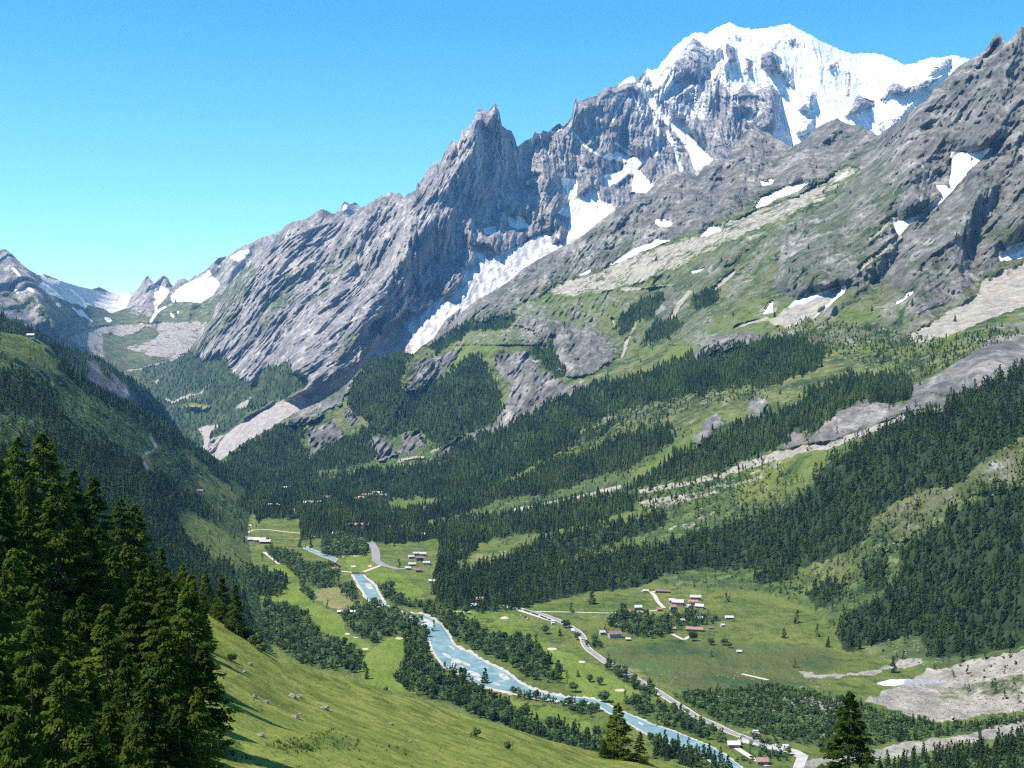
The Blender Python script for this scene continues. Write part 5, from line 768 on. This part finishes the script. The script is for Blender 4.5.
l2s = np.where(LAYERS['left_mountainside']['cov']['shrub'] > .6, 1.0, np.where(LAYERS['left_mountainside']['cov']['bright'] > .5, 0.45, 0.0)) * (LAYERS['left_mountainside']['cov']['forest'] < .5); con.append(scatter_slope('left_mountainside', 600, 6, 12, rg, mask=l2s))
gen = np.where((FM < .5) & (LRL['cov']['shrub'] > .4), 1.0, 0.0) * (LRL['V'] > 395); con.append(scatter_slope('valley_and_slopes', 800, 5, 11, rg, mask=gen))
shr = [scatter_slope('valley_and_slopes', 170, 2.2, 5, rg, mask=sp, ymax=3400), scatter_slope('left_mountainside', 120, 2, 4.5, rg, mask=l2s, ymin=900), scatter_slope('valley_and_slopes', 420, 2, 4, rg, mask=gen, ymax=3200)]
CON = np.concatenate(con); SHR = np.concatenate(shr); zone_c = np.full(len(CON), -1)
fz_c, fz_b = [], []
for zi, (poly, bl, (h0, h1), dn, lb) in enumerate(FLOORZ):
    q = np.array(poly, float); u0, v0 = q.min(0); u1, v1 = q.max(0); N = 6000; uu, vv = rg.uniform(u0, u1, N), rg.uniform(v0, v1, N); Yy = floor_y(uu, vv); ar = Yy**3 / (-FH * F * F) * (u1 - u0) * (v1 - v0) / N
    k = inside(uu, vv, poly) & (rg.random(N) < ar / 62 * dn * (1.9 if h1 < 9 else 1)); uu, vv = uu[k], vv[k]
    for u, v in zip(uu, vv):
        p = fl(u, v); row = [p.x, p.y, p.z - .2, rg.uniform(h0, h1) * rg.uniform(.7, 1.1), u, v, zi]; (fz_b if rg.random() < bl else fz_c).append(row)
LONE_C = [(592, 604, 21, 'lone dark conifer on the meadow left of the hamlet track'), (455, 606, 20, 'single tall conifer at the left tip of the clubhouse wood'), (440, 592, 17, 'lone conifer at the edge of the upper fairway'), (367, 679, 13, 'lone small tree at the left edge of the fairway behind the spur'), (485, 683, 17, 'tall conifer standing right over the gravel bars'), (262, 561, 14, ''), (578, 677, 8, 'small round conifer on the long fairway'), (560, 636, 10, 'narrow conifer between the car row and the long fairway'), (784, 638, 13, 'single tree on the open meadow right of the hamlet'), (773, 591, 13, 'small lone conifer on the grass under the right wood'), (849, 583, 15, 'lone conifer casting a shadow at the foot of the right wood'), (828, 647, 13, 'conifer at the lower left tip of the right-hand wood'), (311, 548, 16, 'left conifer of the pair above the stream'), (300, 547, 16, 'conifer pair member left of the upper stream'), (268, 541, 10, 'small tree at the right end of the farm row'), (891, 656, 6, 'tiny conifer on the rough grass above the gravel fan')]
LONE_B = [(545, 634, 13, 'dense round tree below the car row'), (566, 628, 12, 'round tree beside the red van'), (577, 640, 11, 'roadside round tree inside the bend'), (590, 682, 9, 'left one of two round bushes on the long fairway'), (600, 685, 10, 'right one of two round bushes on the long fairway'), (604, 702, 13, 'big round tree where the river slips behind the woods'), (711, 645, 10, 'round tree left of the pair on the marsh meadow edge'), (724, 645, 11, 'round tree of the pair on the marsh meadow edge'), (729, 648, 8, 'smaller tree right behind the pair on the marsh meadow edge'), (693, 641, 14, 'broad tree in front of the long red barn'), (573, 692, 11, 'round tree at the tip of the wood by the river'), (386, 692, 6, 'small bush at the lower edge of the fairway behind the spur'), (466, 614, 12, 'round tree left of the clubhouse terrace'), (639, 702, 8, 'small round tree at the lower end of the long fairway')]
for u, v, h, lb in LONE_C: p = fl(u, v); fz_c.append([p.x, p.y, p.z - .2, h, u, v, lb or 8])
for u, v, h, lb in LONE_B: p = fl(u, v); fz_b.append([p.x, p.y, p.z - .2, h, u, v, lb])
SLOPE_LABEL = {0: 'far knoll', 8: 'the great dark wood climbing the right slope', 9: 'the lowest dark wood on the right slope'}
rows_c = [list(r) + ['L'] for r in CON] + fz_c
def hidden(u, v, h, Y):
    top = v - h * F / Y
    return v > interp(L1_TOP, u) + 6 or (u < 200 and v > 470) or u < 2 or u > 1022 or top > 766 or (u < 290 and v > 500 and False)
def where(u, v, z, Y):
    if isinstance(z, str) and z != 'L': return z, None
    if not isinstance(z, str): return None, FLOORZ[int(z)][4]
    if u < 300 and Y < 3400 and v > interp(L2_TOP, u): return None, 'on the lower flank of the left mountainside'
    if inside(np.array([u]), np.array([v]), FOREST_SLOPE[9])[0]: return None, 'in the lowest dark wood on the right slope'
    if inside(np.array([u]), np.array([v]), FOREST_SLOPE[8])[0]: return None, 'in the great dark wood climbing the right slope'
    return None, 'scattered over the rough scrub slope on the right'
def pick(rows, n):
    s = []
    for i, r in enumerate(rows):
        z = r[6]; Y = r[1]; vis = not hidden(r[4], r[5], r[3], Y); s.append((r[3] / Y + (1 if isinstance(z, str) and z != 'L' else 0)) if vis else -1)
    o = np.argsort(-np.array(s)); keep = [i for i in o[:n] if s[i] > 0]; return keep
def tree_protos(kind, n, **k):
    r = []
    for i in range(n):
        if kind == 'con': v, f = conifer_arrays(100 + i, 60, 15, 0.050, rad=.24 + .03 * (i % 3), power=.95, ragged=.35)
        else: v, f = broad_arrays(200 + i, 16, 42, 0.052)
        me = np_mesh('crown', v, f, M['needles_one'] if kind == 'con' else M['leaves_one'], smooth=False, link=False).data
        tb = MB()
        if kind == 'con': tb.tube([(0, 0, -.03), (0, 0, .5), (0, 0, .93)], [.014, .009, .002], 6)
        else: tb.tube([(0, 0, -.03), (.01, 0, .3), (0, .01, .55)], [.022, .016, .008], 6); tb.tube([(.01, 0, .3), (.12, .05, .55)], [.012, .005], 5); tb.tube([(.01, 0, .33), (-.11, -.04, .58)], [.011, .005], 5)
        r.append((me, tb.mesh('trunk', M['bark'])))
    return r
def individuals(rows, keep, protos, name, cat, what):
    for j, i in enumerate(keep):
        r = rows[i]; lab, wh = where(r[4], r[5], r[6], r[1]); t = bpy.data.objects.new(name, None); COL.objects.link(t); t.location = r[:3]; h = r[3]; wv = random.uniform(.85, 1.15) * (1.35 if lab else 1)
        t.scale = (h * wv, h * wv, h); t.rotation_euler = (0, 0, random.uniform(0, 6.28)); me, tm = protos[j % len(protos)]
        c = bpy.data.objects.new('crown', me); COL.objects.link(c); c.parent = t; k = bpy.data.objects.new('trunk', tm); COL.objects.link(k); k.parent = t
        tag(t, lab or '%s %s' % (what, wh), cat, None if lab else '%ss %s' % (cat.split()[-1], wh))
kc = pick(rows_c, 292); kb = pick(fz_b, 288)
individuals(rows_c, kc, tree_protos('con', 5), 'conifer_tree', 'conifer tree', 'dark green conifer')
individuals(fz_b, kb, tree_protos('bro', 5), 'broadleaf_tree', 'broadleaf tree', 'rounded broadleaf tree')
log('individual trees %d %d' % (len(kc), len(kb)))
def rest(rows, keep):
    k = set(int(i) for i in keep); return np.array([r[:6] for i, r in enumerate(rows) if i not in k], float)
rc = rest(rows_c, kc); n = len(rc); nearm = rc[:, 1] < 2300; which = np.where(nearm, rg.integers(0, 4, n), 4 + rg.integers(0, 4, n)); which = np.where(rc[:, 1] > 4200, 8 + rg.integers(0, 2, n), which)
protos = [conifer_arrays(300 + i, 26, 5, .085, rad=.23, power=.95, ragged=.3) for i in range(4)] + [cone_arrays(310 + i, 4, 4, .24) for i in range(4)] + [cone_arrays(320 + i, 2, 3, .26) for i in range(2)]
log('conifers in all %d' % n)
place_mass('conifer_forest', protos, rc[:, :3], rc[:, 3], rg.uniform(.85, 1.25, n), which, rg.uniform(0, 6.28, n), np.clip(.55 * rg.random(n) + .22 + 1.1 * fbm(rc[:, 4] / 30, rc[:, 5] / 18, 0 * rc[:, 4], 3), 0, 1.2), M['needles'], 'the rest of the dark conifer woods on the valley slopes')
rb = rest(fz_b, kb); sh_ = SHR[:, :6]; rb = np.concatenate([rb, sh_]); n = len(rb); which = np.where(np.arange(n) < n - len(sh_), rg.integers(0, 3, n), 3 + rg.integers(0, 3, n)); W = np.where(which < 3, 1.15, 1.7) * rg.uniform(.8, 1.2, n)
place_mass('broadleaf_wood', [broad_arrays(400 + i, 8, 9, .10) for i in range(3)] + [broad_arrays(410 + i, 5, 5, .14) for i in range(3)], rb[:, :3] - [0, 0, .3], rb[:, 3], W, which, rg.uniform(0, 6.28, n), rg.random(n), M['leaves'], 'scrub and broadleaved trees covering the slopes and river banks')

# ---- foreground larches
LP = []
for i in range(4):
    v, f = conifer_arrays(500 + i, 150, 95, 0.0155, rad=.36 + .03 * (i % 3), lo=.04, power=.85, droop=.30, ragged=.5); me = np_mesh('crown', v, f, M['larch'], smooth=False, link=False).data
    tb = MB(); tb.tube([(0, 0, -.06), (.003, 0, .3), (-.002, .002, .65), (0, 0, .97)], [.016, .012, .007, .0015], 8); g = np.random.default_rng(600 + i)
    bb = MB()
    for _ in range(46):
        z = g.uniform(.08, .9); a = g.uniform(0, 6.28); L = .17 * ((1 - z) / .95)**.8; bb.tube([(0, 0, z), (L * .55 * math.cos(a), L * .55 * math.sin(a), z - L * .12), (L * math.cos(a), L * math.sin(a), z - L * .14)], [.0032, .002, .0008], 4)
    n_ = len(tb.v); tb.v += bb.v; tb.f += [tuple(q + n_ for q in f_) for f_ in bb.f]; LP.append((me, tb.mesh('trunk', M['bark'])))
LAR = [(-15, 575, 425), (20, 575, 436), (45, 580, 432), (75, 585, 470), (95, 588, 474), (122, 592, 498), (136, 595, 503), (162, 598, 545), (183, 602, 560), (206, 610, 570), (222, 622, 574), (236, 634, 584), (0, 650, 474), (30, 650, 505), (60, 655, 482), (90, 660, 525), (115, 665, 545), (145, 668, 566), (170, 675, 570), (192, 690, 572), (5, 740, 565), (40, 735, 580), (72, 745, 605), (108, 740, 600), (135, 725, 585), (160, 735, 600), (190, 740, 580), (204, 748, 640), (0, 860, 640), (35, 850, 618), (68, 870, 650), (112, 860, 694), (150, 850, 668), (92, 900, 735), (18, 900, 700), (180, 850, 700), (138, 890, 740), (-25, 780, 520), (55, 800, 640), (88, 790, 660), (128, 800, 650), (165, 790, 640), (198, 790, 690), (-5, 612, 448), (32, 612, 470), (62, 615, 500), (100, 620, 522), (127, 625, 540), (152, 630, 560), (177, 640, 575), (202, 655, 600), (15, 700, 545), (85, 702, 590), (176, 715, 612)]
ORD = ['leftmost', 'second from left', 'third from left', 'fourth from left', 'fifth from left', 'sixth from left', 'seventh from left', 'eighth from left', 'ninth from left', 'tenth from left', 'eleventh from left', 'twelfth from left', 'thirteenth from left', 'fourteenth from left', 'fifteenth from left', 'sixteenth from left', 'seventeenth from left', 'rightmost']
PLACE = ['in the back row of the left larch stand', 'in the middle of the left larch stand', 'in the front of the left larch stand', 'at the bottom edge of the left larch stand']
ROWOF = lambda i: 0 if i < 12 else 1 if LAR[i][1] < 695 else 2 if LAR[i][1] < 765 else 3
for i, (u, vb, vt) in enumerate(LAR):
    p = on('grassy_spur', u, vb); h = (vb - vt) * p.y / F * 1.03; h = min(max(h, 8), 26); w_ = random.uniform(.85, 1.1); row = ROWOF(i); mates = sorted([q[0] for k_, q in enumerate(LAR) if ROWOF(k_) == row]); place_ = ORD[mates.index(u) if u != mates[-1] else -1]
    lb = {6: 'dark larch with a bare trunk showing, right of two twin tops in the back row', 5: 'larch with a bare trunk showing, left of the twin tops in the back row', 11: 'small larch at the far right end of the stand beside the grassy crest', 26: 'large larch at the right edge of the stand casting its shadow on the grass', 2: 'tallest larch reaching highest at the far left'}.get(i)
    t = thing('larch_tree', lb or 'feathery green larch, %s %s' % (place_, PLACE[row]), 'larch', p - Vector((0, 0, .3)), random.uniform(0, 6.28), 'larches ' + PLACE[row]); t.scale = (h * w_, h * w_, h)
    for nm, me in zip(('crown', 'trunk'), LP[i % 4]): c = bpy.data.objects.new(nm, me); COL.objects.link(c); c.parent = t
for u, vb, vt, lb, k in ((617, 759, 700, 'dark conifer standing alone on the crest of the grassy spur', 0), (640, 762, 728, 'small conifer leaning on the right of the dark crest conifer', 1), (604, 758, 738, 'small sapling at the left foot of the dark crest conifer', 2), (848, 792, 677, 'big larch rising alone from the bottom edge in front of the gravel bed', 3)):
    p = on('grassy_spur', u, vb); h = (vb - vt) * p.y / F; t = thing('larch_tree', lb, 'larch', p - Vector((0, 0, .3)), 1.0 + k); w_ = (1.35, .95, 1.1, 1.12)[k]; t.scale = (h * w_, h * w_, h)
    for nm, me in zip(('crown', 'trunk'), LP[k]): c = bpy.data.objects.new(nm, me); COL.objects.link(c); c.parent = t
# ---- bushes on the crest and herbs and tufts on the spur
BP = tree_protos('bro', 3)
for i, (u, v, h) in enumerate([(226, 624, 3.2), (234, 630, 2.6), (241, 636, 3), (249, 641, 2.4), (256, 646, 2.8), (262, 652, 2), (219, 616, 3), (232, 661, 1.6), (476, 737, 1.8), (508, 748, 1.6), (210, 745, 2.6), (205, 760, 3)]):
    p = on('grassy_spur', u, v); t = thing('bush', ('pale green bush in the row along the left crest of the spur' if i < 7 else ['reddish low bush on the upper slope of the spur', 'low bush on the right half of the spur', 'small low bush near the right crest of the spur', 'bush at the foot of the larches by their shadow', 'bush at the bottom edge beside the larches'][i - 7]), 'bush', p - Vector((0, 0, .2 * h)), i)
    if i < 7: t['group'] = 'bushes along the left crest of the spur'
    t.scale = (h * 1.5, h * 1.5, h * 1.15); me, tm = BP[i % 3]; c = bpy.data.objects.new('foliage', me); COL.objects.link(c); c.parent = t; c = bpy.data.objects.new('stem', tm); COL.objects.link(c); c.parent = t
L = LAYERS['grassy_spur']; P = L['P']; a = np.linalg.norm(np.cross(P[1:, :-1] - P[:-1, :-1], P[:-1, 1:] - P[:-1, :-1]), axis=2); ok = (L['U'][:-1, :-1] > 190) & (L['U'][:-1, :-1] < 720) & (L['V'][:-1, :-1] < 790)
lam = a * ok * (0.10 + 0.9 * (L['cov']['shrub'][:-1, :-1] > .5)) * 0.9; lam = np.minimum(lam, 4) * np.clip(.8 + 2.2 * fbm(P[:-1, :-1, 0] / 7, P[:-1, :-1, 1] / 12, 0 * a, 3), 0, 3); nn = rg.poisson(np.clip(lam, 0, 5)); r, c = np.nonzero(nn); r, c = np.repeat(r, nn[r, c]), np.repeat(c, nn[r, c])
i, j = rg.random(len(r))[:, None], rg.random(len(r))[:, None]; p = P[r, c] + i * (P[r + 1, c] - P[r, c]) + j * (P[r, c + 1] - P[r, c]); n = len(p); log('tufts %d' % n)
g = np.random.default_rng(9); tv, tf = [], []
for k in range(3):
    v = []; 
    for q in range(6):
        a_ = g.uniform(0, 6.28); b_ = g.uniform(0, .35); s_ = g.uniform(.25, .5); x, y = b_ * math.cos(a_), b_ * math.sin(a_); w_ = .09; v += [(x - w_ * math.sin(a_), y + w_ * math.cos(a_), 0), (x + w_ * math.sin(a_), y - w_ * math.cos(a_), 0), (x * 1.9, y * 1.9, s_)]
    tv.append(np.array(v)); tf.append(np.arange(18).reshape(6, 3))
sc_ = np.where(L['cov']['shrub'][r, c] > .5, rg.uniform(.4, .9, n), rg.uniform(.25, .6, n))
place_mass('grass_tufts', list(zip(tv, tf)), p, sc_, np.ones(n), rg.integers(0, 3, n), rg.uniform(0, 6.28, n), np.where(L['cov']['shrub'][r, c] > .5, rg.random(n) * .35, rg.random(n)), M['tuft'], 'coarse grass and herbs growing on the grassy spur')
# ---- stones strewn over the meadows and the rough slopes
st = []
for poly, nq, s0, s1 in (([(600, 660), (740, 680), (860, 700), (860, 690), (780, 670), (700, 675), (660, 690)], 60, .8, 2), ([(700, 600), (800, 600), (830, 640), (740, 640)], 60, .5, 1.4), ([(840, 640), (900, 630), (960, 664), (900, 670)], 70, .8, 2.2), ([(640, 585), (760, 580), (800, 600), (720, 600)], 40, .5, 1.6), ([(870, 700), (930, 680), (1024, 665), (1024, 712), (930, 722)], 500, .6, 1.8), ([(690, 690), (860, 695), (860, 745), (740, 735)], 90, .8, 2.4), ([(430, 630), (560, 690), (600, 712), (560, 705), (470, 690)], 60, .5, 1.1)):
    q = np.array(poly, float); uu, vv = rg.uniform(q[:, 0].min(), q[:, 0].max(), nq * 4), rg.uniform(q[:, 1].min(), q[:, 1].max(), nq * 4); k = inside(uu, vv, poly)
    for u, v in list(zip(uu[k], vv[k]))[:nq]:
        w_ = on('valley_and_slopes', u, v); st.append([w_.x, w_.y, w_.z, rg.uniform(s0, s1)])
for u, v in zip(rg.uniform(560, 1024, 900), rg.uniform(400, 560, 900)):
    ci = int(np.argmin(np.abs(LRL['U'][0] - u))); ri = int(np.argmin(np.abs(LRL['V'][:, ci] - v)))
    if slope_forest[ri, ci] < .3:
        w_ = on('valley_and_slopes', u, v); st.append([w_.x, w_.y, w_.z, rg.uniform(1.0, 3.0)])
st = np.array(st); rv = []
for k in range(3):
    me = rock(50 + k, 1.0); v = np.array([q.co[:] for q in me.vertices]); f = np.array([list(q.vertices) for q in me.polygons]); sub = None
    import bmesh as _b
    bm = _b.new(); _b.ops.create_icosphere(bm, subdivisions=1, radius=.9); v = np.array([list(q.co * random.uniform(.7, 1.2)) for q in bm.verts]) * [1.2, 1, .7]; f = np.array([[x.index for x in q.verts] for q in bm.faces]); bm.free(); rv.append((v, f)); bpy.data.meshes.remove(me)
n = len(st); place_mass('scattered_stones', rv, st[:, :3], st[:, 3], np.ones(n), rg.integers(0, 3, n), rg.uniform(0, 6.28, n), rg.random(n), M['stone'], 'pale stones strewn over the meadows and scree')
log('done')
